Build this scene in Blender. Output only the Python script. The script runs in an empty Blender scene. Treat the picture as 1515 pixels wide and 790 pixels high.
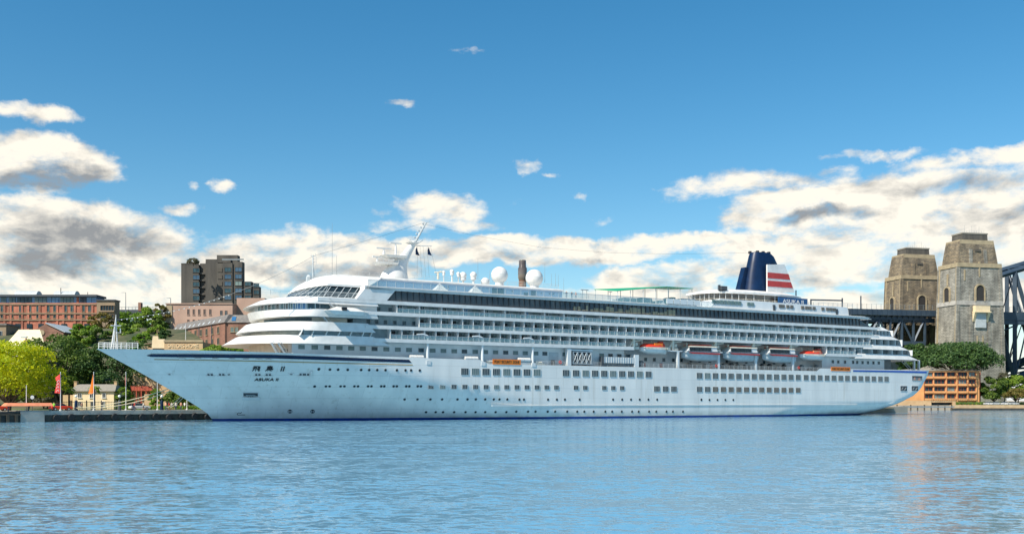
import bpy, bmesh, math, random
import numpy as np
from mathutils import Vector, Matrix, noise as mnoise
R = math.radians
random.seed(7)
sc = bpy.context.scene
col = sc.collection

# ------------------------------------------------------------------ camera
F, H, CX, HY = 1473.0, 4.2, 757.5, 592.0      # focal length and horizon measured on the photograph
cam_d = bpy.data.cameras.new('camera'); cam = bpy.data.objects.new('camera', cam_d); col.objects.link(cam)
cam.location = (0, 0, H); cam.rotation_euler = (R(90), 0, 0)
cam_d.sensor_width = 36; cam_d.lens = 36*F/1515; cam_d.shift_y = (HY-395)/1515
cam_d.clip_start = .5; cam_d.clip_end = 30000
sc.camera = cam
sc.render.resolution_x = 1024; sc.render.resolution_y = 533
sc.view_settings.view_transform = 'Standard'; sc.view_settings.look = 'None'
sc.view_settings.exposure = 0.68; sc.view_settings.gamma = 1

# ------------------------------------------------------------------ sun and sky
SUN_EL = 46.0
sdir = Vector((-.71, -.70, 0)).normalized()
sdir = Vector((sdir.x*math.cos(R(SUN_EL)), sdir.y*math.cos(R(SUN_EL)), math.sin(R(SUN_EL))))
sl = bpy.data.lights.new('sun', 'SUN'); sl.energy = 4.2; sl.angle = R(.5); sl.color = (1, .93, .80)
sun = bpy.data.objects.new('sun', sl); col.objects.link(sun)
sun.rotation_euler = sdir.to_track_quat('Z', 'Y').to_euler(); sun.location = (0, 0, 300)

w = bpy.data.worlds.new('World'); sc.world = w; w.use_nodes = True
nt = w.node_tree; N = nt.nodes; L = nt.links; N.clear()
def nd(t, **k):
    n = N.new(t)
    for a, b in k.items(): setattr(n, a, b)
    return n
def put(sock, val):
    if isinstance(val, bpy.types.NodeSocket): L.new(val, sock)
    else: sock.default_value = val
def mth(op, a, b=None, c=None, clamp=False):
    n = nd('ShaderNodeMath', operation=op, use_clamp=clamp); put(n.inputs[0], a)
    if b is not None: put(n.inputs[1], b)
    if c is not None: put(n.inputs[2], c)
    return n.outputs[0]
def vm(op, a, b=None):
    n = nd('ShaderNodeVectorMath', operation=op); put(n.inputs[0], a)
    if b is not None: put(n.inputs[1], b)
    return n.outputs['Value'] if op in ('DOT_PRODUCT', 'LENGTH') else n.outputs[0]
def sstep(x, a, b):
    n = nd('ShaderNodeMapRange', interpolation_type='SMOOTHSTEP'); put(n.inputs[0], x)
    n.inputs[1].default_value = a; n.inputs[2].default_value = b; return n.outputs[0]
def nz(vec, scale, detail=6, rough=.55, dist=0.0):
    n = nd('ShaderNodeTexNoise'); L.new(vec, n.inputs['Vector']); n.inputs['Scale'].default_value = scale
    n.inputs['Detail'].default_value = detail; n.inputs['Roughness'].default_value = rough; n.inputs['Distortion'].default_value = dist
    return n
def mixc(f, a, b):
    n = nd('ShaderNodeMix', data_type='RGBA'); put(n.inputs['Factor'], f); put(n.inputs['A'], a); put(n.inputs['B'], b); return n.outputs['Result']
sky = nd('ShaderNodeTexSky', sky_type='NISHITA'); sky.sun_disc = False
sky.sun_elevation = R(SUN_EL); sky.sun_rotation = math.atan2(sdir.x, sdir.y)
sky.air_density = 1.0; sky.dust_density = .3; sky.ozone_density = 2.0
hs = nd('ShaderNodeHueSaturation'); L.new(sky.outputs[0], hs.inputs['Color']); hs.inputs['Saturation'].default_value = 1.38; hs.inputs['Hue'].default_value = .489
hs.inputs['Value'].default_value = .86
tc = nd('ShaderNodeTexCoord'); sep = nd('ShaderNodeSeparateXYZ'); L.new(tc.outputs['Generated'], sep.inputs[0])
az = mth('ARCTAN2', sep.outputs[0], sep.outputs[1])
hl = mth('SQRT', mth('ADD', mth('MULTIPLY', sep.outputs[0], sep.outputs[0]), mth('MULTIPLY', sep.outputs[1], sep.outputs[1])))
el = mth('DIVIDE', sep.outputs[2], mth('MAXIMUM', hl, .02))
cmb = nd('ShaderNodeCombineXYZ'); L.new(az, cmb.inputs[0]); L.new(el, cmb.inputs[1])
P0 = cmb.outputs[0]
warp = nz(P0, 16, 5, .6)
off = vm('MULTIPLY', vm('SUBTRACT', warp.outputs['Color'], (.5, .5, .5)), (.075, .035, 0))
P = vm('ADD', P0, off)
def ang(px, py):                              # a cloud's heading and height above the horizon
    a = math.atan2(px-CX, F); return a, (HY-py)/F*math.cos(a)
def ell(cx, cy, rx, ry, amp):
    a, e = ang(cx, cy); sx = rx/F*math.cos(a)**2; sy = ry/F*math.cos(a)
    q = vm('MULTIPLY', vm('SUBTRACT', P, (a, e, 0)), (1/sx, 1/sy, 0))
    return mth('MULTIPLY', mth('SUBTRACT', 1.0, vm('DOT_PRODUCT', q, q)), amp)
def field(lst):
    o = None
    for e in lst:
        v = ell(*e); o = v if o is None else mth('MAXIMUM', o, v)
    return mth('MAXIMUM', o, -1.0)
CL = [(50,238,130,52,1.5),(-60,230,140,60,1.2),(40,164,95,15,.75),(100,348,215,62,1.6),(20,400,320,75,1.6),(262,305,42,11,.6),(341,270,32,15,.8),
      (290,272,16,7,.35),(420,392,230,40,1.3),(470,372,160,38,1.3),(655,305,98,24,.8),(600,330,75,16,.55),(570,306,40,9,.45),(690,330,60,14,.55),(770,370,340,26,1.25),
      (1020,360,110,15,.85),(975,418,115,36,1.5),(1080,400,60,20,.9),(780,253,15,10,.42),(808,263,12,4,.35),(706,74,30,6,.22),(588,147,16,5,.2),(867,289,12,6,.3),(765,300,14,6,.4),
      (1180,312,135,38,1.6),(1260,310,60,35,1.2),(1420,300,380,62,1.35),(1300,370,300,60,1.5),(1110,272,165,22,.62),(1280,235,90,9,.5),(1450,240,160,20,.8),(1540,360,200,120,1.5),
      (1010,285,50,14,.4),(757,458,1100,34,.95),(160,420,200,50,1.2),(900,322,20,7,.25),(200,144,14,4,.3)]
DK = [(100,262,100,26,1.0),(20,270,70,18,.7),(130,354,150,32,1.0),(90,385,110,38,1.0),(40,370,70,20,.6),(1215,318,75,14,.9),(1170,322,60,9,.6),(590,398,230,16,.55),(430,404,150,16,.5),
      (1400,275,170,16,.35),(1480,330,120,26,.35),(1340,400,200,20,.2),(1000,425,60,12,.35),(800,385,160,9,.3)]
D = field(CL); K = field(DK)
band = mth('MULTIPLY', sstep(el, .17, .04), 1.0)      # all-round low cloud bank, outside the mapped stretch too
absaz = mth('ABSOLUTE', az)
D = mth('MAXIMUM', D, mth('SUBTRACT', mth('MULTIPLY', mth('MULTIPLY', band, sstep(absaz, .50, .75)), 1.6), 1.0))
lens = vm('MULTIPLY', P0, (1.0, 1.9, 1.0))
n1 = nz(lens, 15, 10, .60, .3); n2 = nz(vm('ADD', lens, (.010, -.022, 0)), 15, 8, .60, .3); n3 = nz(lens, 40, 7, .62)
dens = mth('ADD', mth('ADD', mth('MINIMUM', D, .75), mth('MULTIPLY', mth('SUBTRACT', n1.outputs[0], .5), 2.3)), mth('MULTIPLY', mth('SUBTRACT', n3.outputs[0], .5), 1.2))
alpha = sstep(dens, -.02, .85)
rel = mth('MULTIPLY', mth('SUBTRACT', n1.outputs[0], n2.outputs[0]), -2.8)
dark = mth('ADD', mth('MULTIPLY', mth('MAXIMUM', K, 0.0), 1.15), mth('ADD', rel, mth('MULTIPLY', mth('SUBTRACT', n3.outputs[0], .5), .35)))
dark = mth('ADD', dark, .06, clamp=True)
white = (6.8, 6.35, 5.5, 1); grey = (2.1, 2.15, 2.2, 1)
ccol = mixc(dark, white, grey)
skyc = mixc(mth('MULTIPLY', sstep(el, .075, .0), .9), hs.outputs[0], (5.6, 5.9, 6.0, 1))
fin = mixc(mth('MULTIPLY', alpha, .97), skyc, ccol)
bg = nd('ShaderNodeBackground'); bg.inputs['Strength'].default_value = .1; L.new(fin, bg.inputs['Color'])
wo = nd('ShaderNodeOutputWorld'); L.new(bg.outputs[0], wo.inputs['Surface'])

# ------------------------------------------------------------------ materials
def material(name, c, rough=.6, metal=0.0, c2=None, scale=1.0, bump=0.0, bscale=None, spec=.5, stretch=(1, 1, 1), detail=5, coat=0.0, lo=.35, hi=.65):
    m = bpy.data.materials.new(name); m.use_nodes = True; t = m.node_tree; b = t.nodes['Principled BSDF']
    b.inputs['Base Color'].default_value = (*c, 1); b.inputs['Roughness'].default_value = rough; b.inputs['Metallic'].default_value = metal
    b.inputs['Specular IOR Level'].default_value = spec; b.inputs['Coat Weight'].default_value = coat
    tcn = t.nodes.new('ShaderNodeTexCoord'); mp = t.nodes.new('ShaderNodeMapping'); mp.inputs['Scale'].default_value = stretch
    t.links.new(tcn.outputs['Object'], mp.inputs[0])
    c2 = c2 or tuple(x*.82 for x in c)
    n = t.nodes.new('ShaderNodeTexNoise'); n.inputs['Scale'].default_value = scale; n.inputs['Detail'].default_value = detail; t.links.new(mp.outputs[0], n.inputs['Vector'])
    r = t.nodes.new('ShaderNodeMapRange'); r.inputs[1].default_value = lo; r.inputs[2].default_value = hi; t.links.new(n.outputs[0], r.inputs[0])
    x = t.nodes.new('ShaderNodeMix'); x.data_type = 'RGBA'; x.inputs['A'].default_value = (*c, 1); x.inputs['B'].default_value = (*c2, 1)
    t.links.new(r.outputs[0], x.inputs['Factor']); t.links.new(x.outputs['Result'], b.inputs['Base Color'])
    if bump:
        n2 = t.nodes.new('ShaderNodeTexNoise'); n2.inputs['Scale'].default_value = bscale or scale*4; n2.inputs['Detail'].default_value = 4; t.links.new(mp.outputs[0], n2.inputs['Vector'])
        bp = t.nodes.new('ShaderNodeBump'); bp.inputs['Strength'].default_value = min(1, bump); bp.inputs['Distance'].default_value = .1; t.links.new(n2.outputs[0], bp.inputs['Height']); t.links.new(bp.outputs[0], b.inputs['Normal'])
    return m
def masonry(name, c1, c2, mortar, bw, bh, rough=.85, ms=.03, bump=.5):
    m = bpy.data.materials.new(name); m.use_nodes = True; t = m.node_tree; b = t.nodes['Principled BSDF']; b.inputs['Roughness'].default_value = rough
    tcn = t.nodes.new('ShaderNodeTexCoord'); sp = t.nodes.new('ShaderNodeSeparateXYZ'); t.links.new(tcn.outputs['Object'], sp.inputs[0])
    ad = t.nodes.new('ShaderNodeMath'); ad.operation = 'ADD'; t.links.new(sp.outputs[0], ad.inputs[0]); t.links.new(sp.outputs[1], ad.inputs[1])
    cm = t.nodes.new('ShaderNodeCombineXYZ'); t.links.new(ad.outputs[0], cm.inputs[0]); t.links.new(sp.outputs[2], cm.inputs[1])
    bt = t.nodes.new('ShaderNodeTexBrick'); t.links.new(cm.outputs[0], bt.inputs['Vector']); bt.inputs['Scale'].default_value = 1
    bt.inputs['Color1'].default_value = (*c1, 1); bt.inputs['Color2'].default_value = (*c2, 1); bt.inputs['Mortar'].default_value = (*mortar, 1)
    bt.inputs['Brick Width'].default_value = bw; bt.inputs['Row Height'].default_value = bh; bt.inputs['Mortar Size'].default_value = ms
    n = t.nodes.new('ShaderNodeTexNoise'); n.inputs['Scale'].default_value = .35; n.inputs['Detail'].default_value = 8; mpp = t.nodes.new('ShaderNodeMapping'); mpp.inputs['Scale'].default_value = (1, 1, .3); t.links.new(tcn.outputs['Object'], mpp.inputs[0]); t.links.new(mpp.outputs[0], n.inputs['Vector'])
    mr = t.nodes.new('ShaderNodeMapRange'); mr.inputs[1].default_value = .3; mr.inputs[2].default_value = .7; mr.inputs[3].default_value = .55; mr.inputs[4].default_value = 1.3; t.links.new(n.outputs[0], mr.inputs[0])
    x = t.nodes.new('ShaderNodeVectorMath'); x.operation = 'SCALE'; t.links.new(bt.outputs['Color'], x.inputs[0]); t.links.new(mr.outputs[0], x.inputs['Scale']); t.links.new(x.outputs[0], b.inputs['Base Color'])
    if bump:
        bp = t.nodes.new('ShaderNodeBump'); bp.inputs['Strength'].default_value = bump; bp.inputs['Distance'].default_value = .05; bp.invert = True
        t.links.new(bt.outputs['Fac'], bp.inputs['Height']); t.links.new(bp.outputs[0], b.inputs['Normal'])
    return m
def leafmat(name, c, c2, trans=.25):
    m = material(name, c, .55, c2=c2, scale=.55, detail=4, lo=.38, hi=.62, spec=.25)
    t = m.node_tree; b = t.nodes['Principled BSDF']; out = t.nodes['Material Output']
    tr = t.nodes.new('ShaderNodeBsdfTranslucent'); tr.inputs[0].default_value = (min(1, c[0]*1.6), min(1, c[1]*1.6), c[2], 1)
    mx = t.nodes.new('ShaderNodeMixShader'); mx.inputs[0].default_value = trans
    t.links.new(b.outputs[0], mx.inputs[1]); t.links.new(tr.outputs[0], mx.inputs[2]); t.links.new(mx.outputs[0], out.inputs['Surface'])
    return m
def glassy(name, c, rough=.08, c2=None, scale=.4):
    m = material(name, c, rough, c2=c2, scale=scale, spec=.8); return m
M = {}
M['white'] = material('white_paint', (.70, .71, .70), .35, c2=(.60, .62, .62), scale=.5, stretch=(1, 1, .25), coat=.2, detail=7)
M['white2'] = material('white_plate', (.74, .73, .70), .4, c2=(.64, .63, .60), scale=.8)
M['cream'] = material('cream_plate', (.72, .66, .54), .5)
M['glass'] = material('dark_glass', (.018, .045, .06), .18, c2=(.05, .10, .12), scale=.7, spec=.3)
M['glassd'] = material('tinted_glass', (.012, .025, .035), .25, c2=(.03, .05, .06), scale=.4, spec=.15)
M['glassb'] = glassy('blue_glass', (.03, .12, .28), c2=(.05, .20, .38))
M['glassg'] = material('grey_green_glass', (.09, .16, .17), .2, c2=(.20, .26, .24), scale=.35, spec=.3)
M['brownglass'] = material('bronze_glass', (.05, .040, .034), .2, c2=(.10, .08, .06), scale=.5, spec=.3)
M['arch'] = material('painted_shade_stone', (.035, .032, .03), .9)  # near-black colour stands for the shade inside the pylon arches
M['bandglass'] = glassy('brown_glass', (.075, .060, .052), .12, c2=(.16, .13, .105), scale=.22)
M['mullion'] = material('window_bars', (.30, .34, .35), .4)
M['black'] = material('black_rubber', (.012, .013, .015), .6)
M['navy'] = material('navy_paint', (.003, .014, .045), .4, c2=(.004, .02, .065), scale=.6, spec=.3)
M['blue'] = material('blue_paint', (.008, .09, .42), .35)
M['boot'] = material('boot_topping', (.004, .05, .28), .4, c2=(.003, .03, .16), scale=.4)
M['red'] = material('red_paint', (.50, .045, .04), .4)
M['gold'] = material('gold_paint', (.42, .26, .05), .4)
M['orange'] = material('orange_fabric', (.90, .24, .02), .5, c2=(.82, .18, .015))
M['redorange'] = material('red_canopy', (.72, .035, .015), .4, c2=(.6, .06, .02))
M['peach'] = material('peach_canopy', (.75, .27, .14), .5)
M['green'] = material('green_awning', (.015, .34, .17), .6)
M['grey'] = material('grey_steel', (.22, .25, .26), .5, metal=.1)
M['lgrey'] = material('light_grey_paint', (.50, .54, .55), .45)
M['dgrey'] = material('dark_grey_paint', (.06, .07, .08), .5)
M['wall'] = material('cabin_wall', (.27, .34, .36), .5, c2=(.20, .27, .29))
M['chair'] = material('navy_mesh', (.01, .06, .22), .6)
M['teak'] = material('teak_deck', (.34, .24, .15), .7)
M['steel'] = material('bridge_steel', (.028, .050, .080), .5, c2=(.045, .070, .10), scale=.3, metal=.1)
M['brick'] = masonry('red_brick', (.50, .135, .070), (.38, .10, .055), (.42, .26, .19), .9, .3)
M['brick2'] = masonry('brown_brick', (.30, .135, .085), (.22, .10, .065), (.26, .18, .14), .9, .3)
M['stone'] = masonry('granite', (.31, .24, .15), (.17, .14, .10), (.11, .09, .07), 1.9, .7, ms=.07, bump=1.0)
M['stonel'] = masonry('pale_granite', (.37, .345, .29), (.24, .225, .19), (.15, .14, .12), 1.9, .7, ms=.07, bump=1.0)
M['trim'] = material('sandstone_trim', (.40, .32, .20), .8, c2=(.30, .24, .15), scale=.4)
M['sand'] = material('sandstone', (.55, .39, .22), .85, c2=(.46, .31, .17), scale=.5, bump=.3)
M['cott'] = material('cream_render', (.80, .65, .42), .85, c2=(.72, .56, .35), scale=.6)
M['slate'] = material('slate_roof', (.13, .12, .115), .7, c2=(.20, .18, .16), scale=1.5)
M['roofg'] = material('grey_shingle', (.30, .27, .22), .8, c2=(.22, .20, .17), scale=2.5)
M['creamroof'] = material('cream_roof', (.78, .68, .44), .6, c2=(.70, .60, .38))
M['pink'] = material('pink_render', (.48, .32, .245), .85, c2=(.38, .25, .19), scale=.15)
M['brut'] = material('brown_concrete', (.105, .095, .080), .9, c2=(.060, .056, .050), scale=.35, stretch=(1, 1, .2), bump=.4)
M['brutd'] = material('dark_concrete', (.10, .088, .072), .9)
M['conc'] = material('concrete', (.46, .43, .38), .9, c2=(.33, .31, .28), scale=.5, bump=.3)
M['wet'] = material('wet_quay', (.075, .065, .05), .6, c2=(.03, .03, .028), scale=.9, bump=.6)
M['hotel'] = material('orange_render', (.72, .36, .15), .85, c2=(.62, .30, .12), scale=.3)
M['hotelr'] = material('rust_render', (.45, .09, .05), .8)
M['tan'] = material('tan_cladding', (.30, .22, .14), .8)
M['grass'] = material('turf', (.10, .17, .03), .9, c2=(.06, .11, .02), scale=.3, bump=.5)
M['scrub'] = material('scrub', (.035, .055, .02), .95, c2=(.11, .10, .055), scale=.25, bump=.8, bscale=1.5)
M['pave'] = material('paving', (.42, .36, .28), .9, c2=(.34, .29, .23), scale=.2)
M['bark'] = material('bark', (.14, .10, .07), .9, c2=(.08, .06, .04), scale=3, bump=.6)
M['rope'] = material('rope', (.60, .50, .32), .8)
M['wood'] = material('timber', (.10, .075, .05), .85)
M['skin'] = material('skin', (.50, .30, .20), .6)
M['hair'] = material('hair', (.03, .02, .015), .7)
M['denim'] = material('denim', (.04, .06, .12), .8)
M['hiviz'] = material('hiviz', (.35, .85, .05), .6)
M['shirtw'] = material('white_shirt', (.75, .75, .72), .8)
M['shirtr'] = material('red_shirt', (.75, .06, .05), .8)
M['shirtp'] = material('peach_shirt', (.70, .34, .22), .8)
M['bulb'] = material('bulb', (.85, .85, .8), .2)
M['rust'] = material('rust_stain', (.30, .17, .09), .8)
M['lf_y'] = leafmat('leaf_yellow', (.50, .50, .015), (.20, .31, .012), .4)
M['lf_d'] = leafmat('leaf_dark', (.055, .11, .024), (.14, .20, .03))
M['lf_m'] = leafmat('leaf_mid', (.14, .24, .03), (.24, .32, .04))
M['lf_b'] = leafmat('leaf_bright', (.16, .28, .025), (.09, .17, .02), .3)
M['lf_o'] = leafmat('leaf_olive', (.20, .15, .04), (.12, .13, .03))
M['lf_k'] = leafmat('leaf_grey', (.14, .13, .085), (.08, .085, .05))
M['lf_f'] = leafmat('leaf_fig', (.035, .080, .028), (.085, .150, .036))

# ------------------------------------------------------------------ mesh helpers
class MB:
    def __init__(s): s.v = []; s.f = []; s.m = []
    def add(s, vs, fs, mi=0):
        o = len(s.v); s.v += [tuple(p) for p in vs]; s.f += [tuple(i+o for i in f) for f in fs]; s.m += [mi]*len(fs); return s
    def box(s, x0, x1, y0, y1, z0, z1, mi=0):
        return s.add([(x0,y0,z0),(x1,y0,z0),(x1,y1,z0),(x0,y1,z0),(x0,y0,z1),(x1,y0,z1),(x1,y1,z1),(x0,y1,z1)],
                     [(0,3,2,1),(4,5,6,7),(0,1,5,4),(1,2,6,5),(2,3,7,6),(3,0,4,7)], mi)
    def loft(s, rings, mi=0, caps=True):
        o = []; n = len(rings[0])
        for r in rings: o += list(r)
        fs = []
        for k in range(len(rings)-1):
            for i in range(n):
                j = (i+1) % n; fs.append((k*n+i, k*n+j, (k+1)*n+j, (k+1)*n+i))
        if caps: fs += [tuple(range(n))[::-1], tuple((len(rings)-1)*n+i for i in range(n))]
        return s.add(o, fs, mi)
    def tube(s, p0, p1, r0, r1=None, n=8, mi=0, caps=True):
        p0 = Vector(p0); p1 = Vector(p1); r1 = r0 if r1 is None else r1; d = (p1-p0).normalized()
        a = d.cross(Vector((0, 0, 1)) if abs(d.z) < .9 else Vector((1, 0, 0))).normalized(); b = d.cross(a)
        ring = lambda p, r: [tuple(p+(a*math.cos(t)+b*math.sin(t))*r) for t in [2*math.pi*i/n for i in range(n)]]
        return s.loft([ring(p0, r0), ring(p1, r1)], mi, caps)
    def path(s, pts, r, n=6, mi=0):
        for a, b in zip(pts[:-1], pts[1:]): s.tube(a, b, r, r, n, mi)
        return s
    def lathe(s, c, prof, n=20, mi=0):
        rings = [[(c[0]+r*math.cos(t), c[1]+r*math.sin(t), c[2]+z) for t in [2*math.pi*i/n for i in range(n)]] for r, z in prof]
        return s.loft(rings, mi)
    def sphere(s, c, r, n=16, mi=0, sz=1.0):
        k = n//2; return s.lathe(c, [(max(.001, r*math.sin(math.pi*i/k)), -r*sz*math.cos(math.pi*i/k)) for i in range(k+1)], n, mi)
    def build(s, name, mats, parent=None, smooth=False, loc=None):
        me = bpy.data.meshes.new(name); me.from_pydata(s.v, [], s.f)
        for m in (mats if isinstance(mats, (list, tuple)) else [mats]): me.materials.append(M[m] if isinstance(m, str) else m)
        me.polygons.foreach_set('material_index', s.m)
        if smooth: me.polygons.foreach_set('use_smooth', [True]*len(me.polygons))
        me.update()
        bm = bmesh.new(); bm.from_mesh(me); bmesh.ops.recalc_face_normals(bm, faces=bm.faces); bm.to_mesh(me); bm.free()
        o = bpy.data.objects.new(name, me); col.objects.link(o); o.parent = parent
        if loc: o.location = loc
        if smooth and name not in ('water',):
            try: me.set_sharp_from_angle(angle=R(40))
            except Exception: pass
        return o
def tag(o, label=None, cat=None, group=None, kind=None):
    if label: o['label'] = label
    if cat: o['category'] = cat
    if group: o['group'] = group
    if kind: o['kind'] = kind
    return o
def thing(name, label, cat, loc, rz=0, group=None):
    o = bpy.data.objects.new(name, None); col.objects.link(o); o.location = loc; o.rotation_euler = (0, 0, rz); o.empty_display_size = .5
    return tag(o, label, cat, group)
def copy_tree(o, parent=None):
    c = o.copy(); col.objects.link(c); c.parent = parent
    for ch in list(o.children): copy_tree(ch, c)
    return c
def PX(px, d): return (px-CX)*d/F
def PZ(py, d): return H+(HY-py)*d/F
def text_obj(txt, size, m, parent, loc, rot, ext=.02, sx=1.0, name='lettering', italic=False, fit=None):
    cu = bpy.data.curves.new('t', 'FONT'); cu.body = txt; cu.size = size; cu.align_x = 'CENTER'; cu.align_y = 'CENTER'; cu.extrude = ext; cu.offset = size*(.012 if name == 'ship_name' else 0)
    if italic: cu.shear = .2
    t = bpy.data.objects.new('t', cu); col.objects.link(t); bpy.context.view_layer.update()
    dg = bpy.context.evaluated_depsgraph_get(); me = bpy.data.meshes.new_from_object(t.evaluated_get(dg))
    bpy.data.objects.remove(t); me.materials.clear(); me.materials.append(M[m])
    o = bpy.data.objects.new(name, me); col.objects.link(o); o.parent = parent; o.location = loc; o.rotation_euler = rot; o.scale = (fit/max(.01, max(v.co.x for v in me.vertices)-min(v.co.x for v in me.vertices)) if fit else sx, 1, 1)
    return o

# ------------------------------------------------------------------ the ship's own frame: u aft from the stem head, v to starboard (towards the camera), z up
A2 = (.8638, .5039); N2 = (.5039, -.8638); C0 = -203.7; U0 = 27.3; BM = 14.8
SHIP_LOC = (A2[0]*U0+N2[0]*C0, A2[1]*U0+N2[1]*C0, 0); SHIP_ROT = math.atan2(.5039, .8638)
def UZ(x, y=592, v=BM):
    s = (C0+v)/(N2[0]*(x-CX)+N2[1]*F); X = (x-CX)*s; Y = F*s
    return X*A2[0]+Y*A2[1]-U0, H+(HY-y)*s
def U(x, v=BM): return UZ(x, 592, v)[0]
def S(u, v, z): return (u, -v, z)
def interp(tab, t):
    if t <= tab[0][0]: return tab[0][1]
    for (a, b), (c, d) in zip(tab[:-1], tab[1:]):
        if t <= c: return b+(d-b)*(t-a)/(c-a)
    return tab[-1][1]
stem = []
for x, y in [(315,623.5),(312,617),(306,610.5),(291.7,601),(250,575.5),(206,550),(143,516)]:
    u, z = UZ(x, y, 0); stem.append((z, u))
stem = [(-2, stem[0][1]+.6)]+stem; stem.append((stem[-1][0]+1.2, stem[-1][1]-2.0))
stern = []
for x, y in [(1306,612.6),(1322,607),(1344,596),(1361,584),(1369.5,565),(1376,553),(1376.7,547)]:
    u, z = UZ(x, y, 13.4); stern.append((z, u+.5))
stern = [(-2, stern[0][1]-5)]+stern
def u0(z): return interp(stem, z)
def u1(z): return interp(stern, z)
def hb(u, z):
    zz = max(0, min(14, z)); k = min(1, zz/12.5); d = u-u0(z); e = u1(z)-u
    if d <= 0 or e <= 0: return .02
    Le = 82-36*k; p = 1.55+.95*k**1.3
    b = BM*(1-(1-min(1, d/Le))**p)
    Ls = 15-10.5*min(1, zz/7.5)
    if e < Ls: b *= (1-(1-e/Ls)**(2.6+1.4*k))**.5
    if z < 3.2:                                            # bilge and stern run
        q = (3.2-max(z, -2))/5.2; b *= 1-.035*q*q
        if e < 45: b *= 1-.35*q*(1-e/45)
    return max(.02, b)
UB = U(607, 14.8)
def ztop(u):
    a = interp([(0, 14.0), (40, 13.3), (80, 12.9), (UB-.3, 12.75), (UB+.6, 12.1), (U(1256), 12.0), (U(1262), 12.75), (245, 12.9)], u)
    return a
def HS(x, y):                                              # a point of the photograph carried onto the plating
    v = BM
    for _ in range(14):
        u, z = UZ(x, y, v); v = .5*v+.5*hb(u, z)
    return u, z, v
ship = thing('cruise_ship', 'long white cruise ship with balcony rows and a navy funnel, moored at the quay', 'cruise ship', SHIP_LOC, SHIP_ROT)
def P(mb, name, mats, smooth=False, parent=None): return mb.build(name, mats, parent or ship, smooth)

# hull
zr = [-1.5, 0, .5, 1.5, 2.4, 3.2, 4.3, 5.5, 6.7, 7.9, 9.1, 10.3, 11.5]
ts = sorted(set([i/160 for i in range(161)]+[.002, .004, .009, .015, .991, .996, .998]+[(UB-.3)/243, (UB+.6)/243, U(1256)/243, U(1262)/243]))
hull = MB()
for sgn in (1, -1):
    vs = []; nr = len(zr)+1
    for t in ts:
        for k in range(nr):
            z = zr[k] if k < len(zr) else 0
            if k == len(zr):
                z = ztop(t*243); 
            u = u0(z)+t*(u1(z)-u0(z)); vs.append(S(u, sgn*hb(u, z), z))
    for i in range(len(ts)-1):
        for k in range(nr-1):
            q = (i*nr+k, (i+1)*nr+k, (i+1)*nr+k+1, i*nr+k+1)
            hull.f.append(tuple(j+len(hull.v) for j in q)); hull.m.append(1 if k < 2 else 0)
    hull.v += vs
M['hull'] = material('hull_plating', (.80, .79, .75), .3, c2=(.70, .70, .67), scale=.35, stretch=(1, 1, .12), bump=.12, bscale=.25, coat=.15, detail=9)
def plating(m):                                              # welded plate seams and faint run-off streaks
    t = m.node_tree; b = t.nodes['Principled BSDF']; src = b.inputs['Base Color'].links[0].from_socket
    tcn = t.nodes.new('ShaderNodeTexCoord'); sp = t.nodes.new('ShaderNodeSeparateXYZ'); t.links.new(tcn.outputs['Object'], sp.inputs[0]); cm_ = t.nodes.new('ShaderNodeCombineXYZ'); t.links.new(sp.outputs[0], cm_.inputs[0]); t.links.new(sp.outputs[2], cm_.inputs[1])
    bt = t.nodes.new('ShaderNodeTexBrick'); t.links.new(cm_.outputs[0], bt.inputs['Vector']); bt.inputs['Scale'].default_value = 1; bt.inputs['Brick Width'].default_value = 9; bt.inputs['Row Height'].default_value = 2.3; bt.inputs['Mortar Size'].default_value = .035
    bt.inputs['Color1'].default_value = (1, 1, 1, 1); bt.inputs['Color2'].default_value = (.95, .955, .96, 1); bt.inputs['Mortar'].default_value = (.80, .80, .80, 1)
    mp = t.nodes.new('ShaderNodeMapping'); mp.inputs['Scale'].default_value = (1, 1, .06); t.links.new(tcn.outputs['Object'], mp.inputs[0]); n = t.nodes.new('ShaderNodeTexNoise'); n.inputs['Scale'].default_value = 1.3; n.inputs['Detail'].default_value = 6; t.links.new(mp.outputs[0], n.inputs['Vector'])
    r = t.nodes.new('ShaderNodeMapRange'); r.inputs[1].default_value = .58; r.inputs[2].default_value = .80; r.inputs[4].default_value = .6; t.links.new(n.outputs[0], r.inputs[0])
    mu = t.nodes.new('ShaderNodeMix'); mu.data_type = 'RGBA'; mu.blend_type = 'MULTIPLY'; mu.inputs['Factor'].default_value = 1; t.links.new(src, mu.inputs['A']); t.links.new(bt.outputs['Color'], mu.inputs['B'])
    x = t.nodes.new('ShaderNodeMix'); x.data_type = 'RGBA'; t.links.new(r.outputs[0], x.inputs['Factor']); t.links.new(mu.outputs['Result'], x.inputs['A']); x.inputs['B'].default_value = (.50, .47, .40, 1)
    zz = t.nodes.new('ShaderNodeMapRange'); zz.inputs[1].default_value = 1.9; zz.inputs[2].default_value = .4; t.links.new(sp.outputs[2], zz.inputs[0]); n3_ = t.nodes.new('ShaderNodeTexNoise'); n3_.inputs['Scale'].default_value = .6; n3_.inputs['Detail'].default_value = 8; t.links.new(tcn.outputs['Object'], n3_.inputs['Vector'])
    mm_ = t.nodes.new('ShaderNodeMath'); mm_.operation = 'MULTIPLY'; t.links.new(zz.outputs[0], mm_.inputs[0]); t.links.new(n3_.outputs[0], mm_.inputs[1]); y_ = t.nodes.new('ShaderNodeMix'); y_.data_type = 'RGBA'; t.links.new(mm_.outputs[0], y_.inputs['Factor']); t.links.new(x.outputs['Result'], y_.inputs['A']); y_.inputs['B'].default_value = (.26, .29, .22, 1)
    t.links.new(y_.outputs['Result'], b.inputs['Base Color'])
plating(M['hull'])
P(hull, 'hull', ['hull', 'boot'], True)
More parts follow.
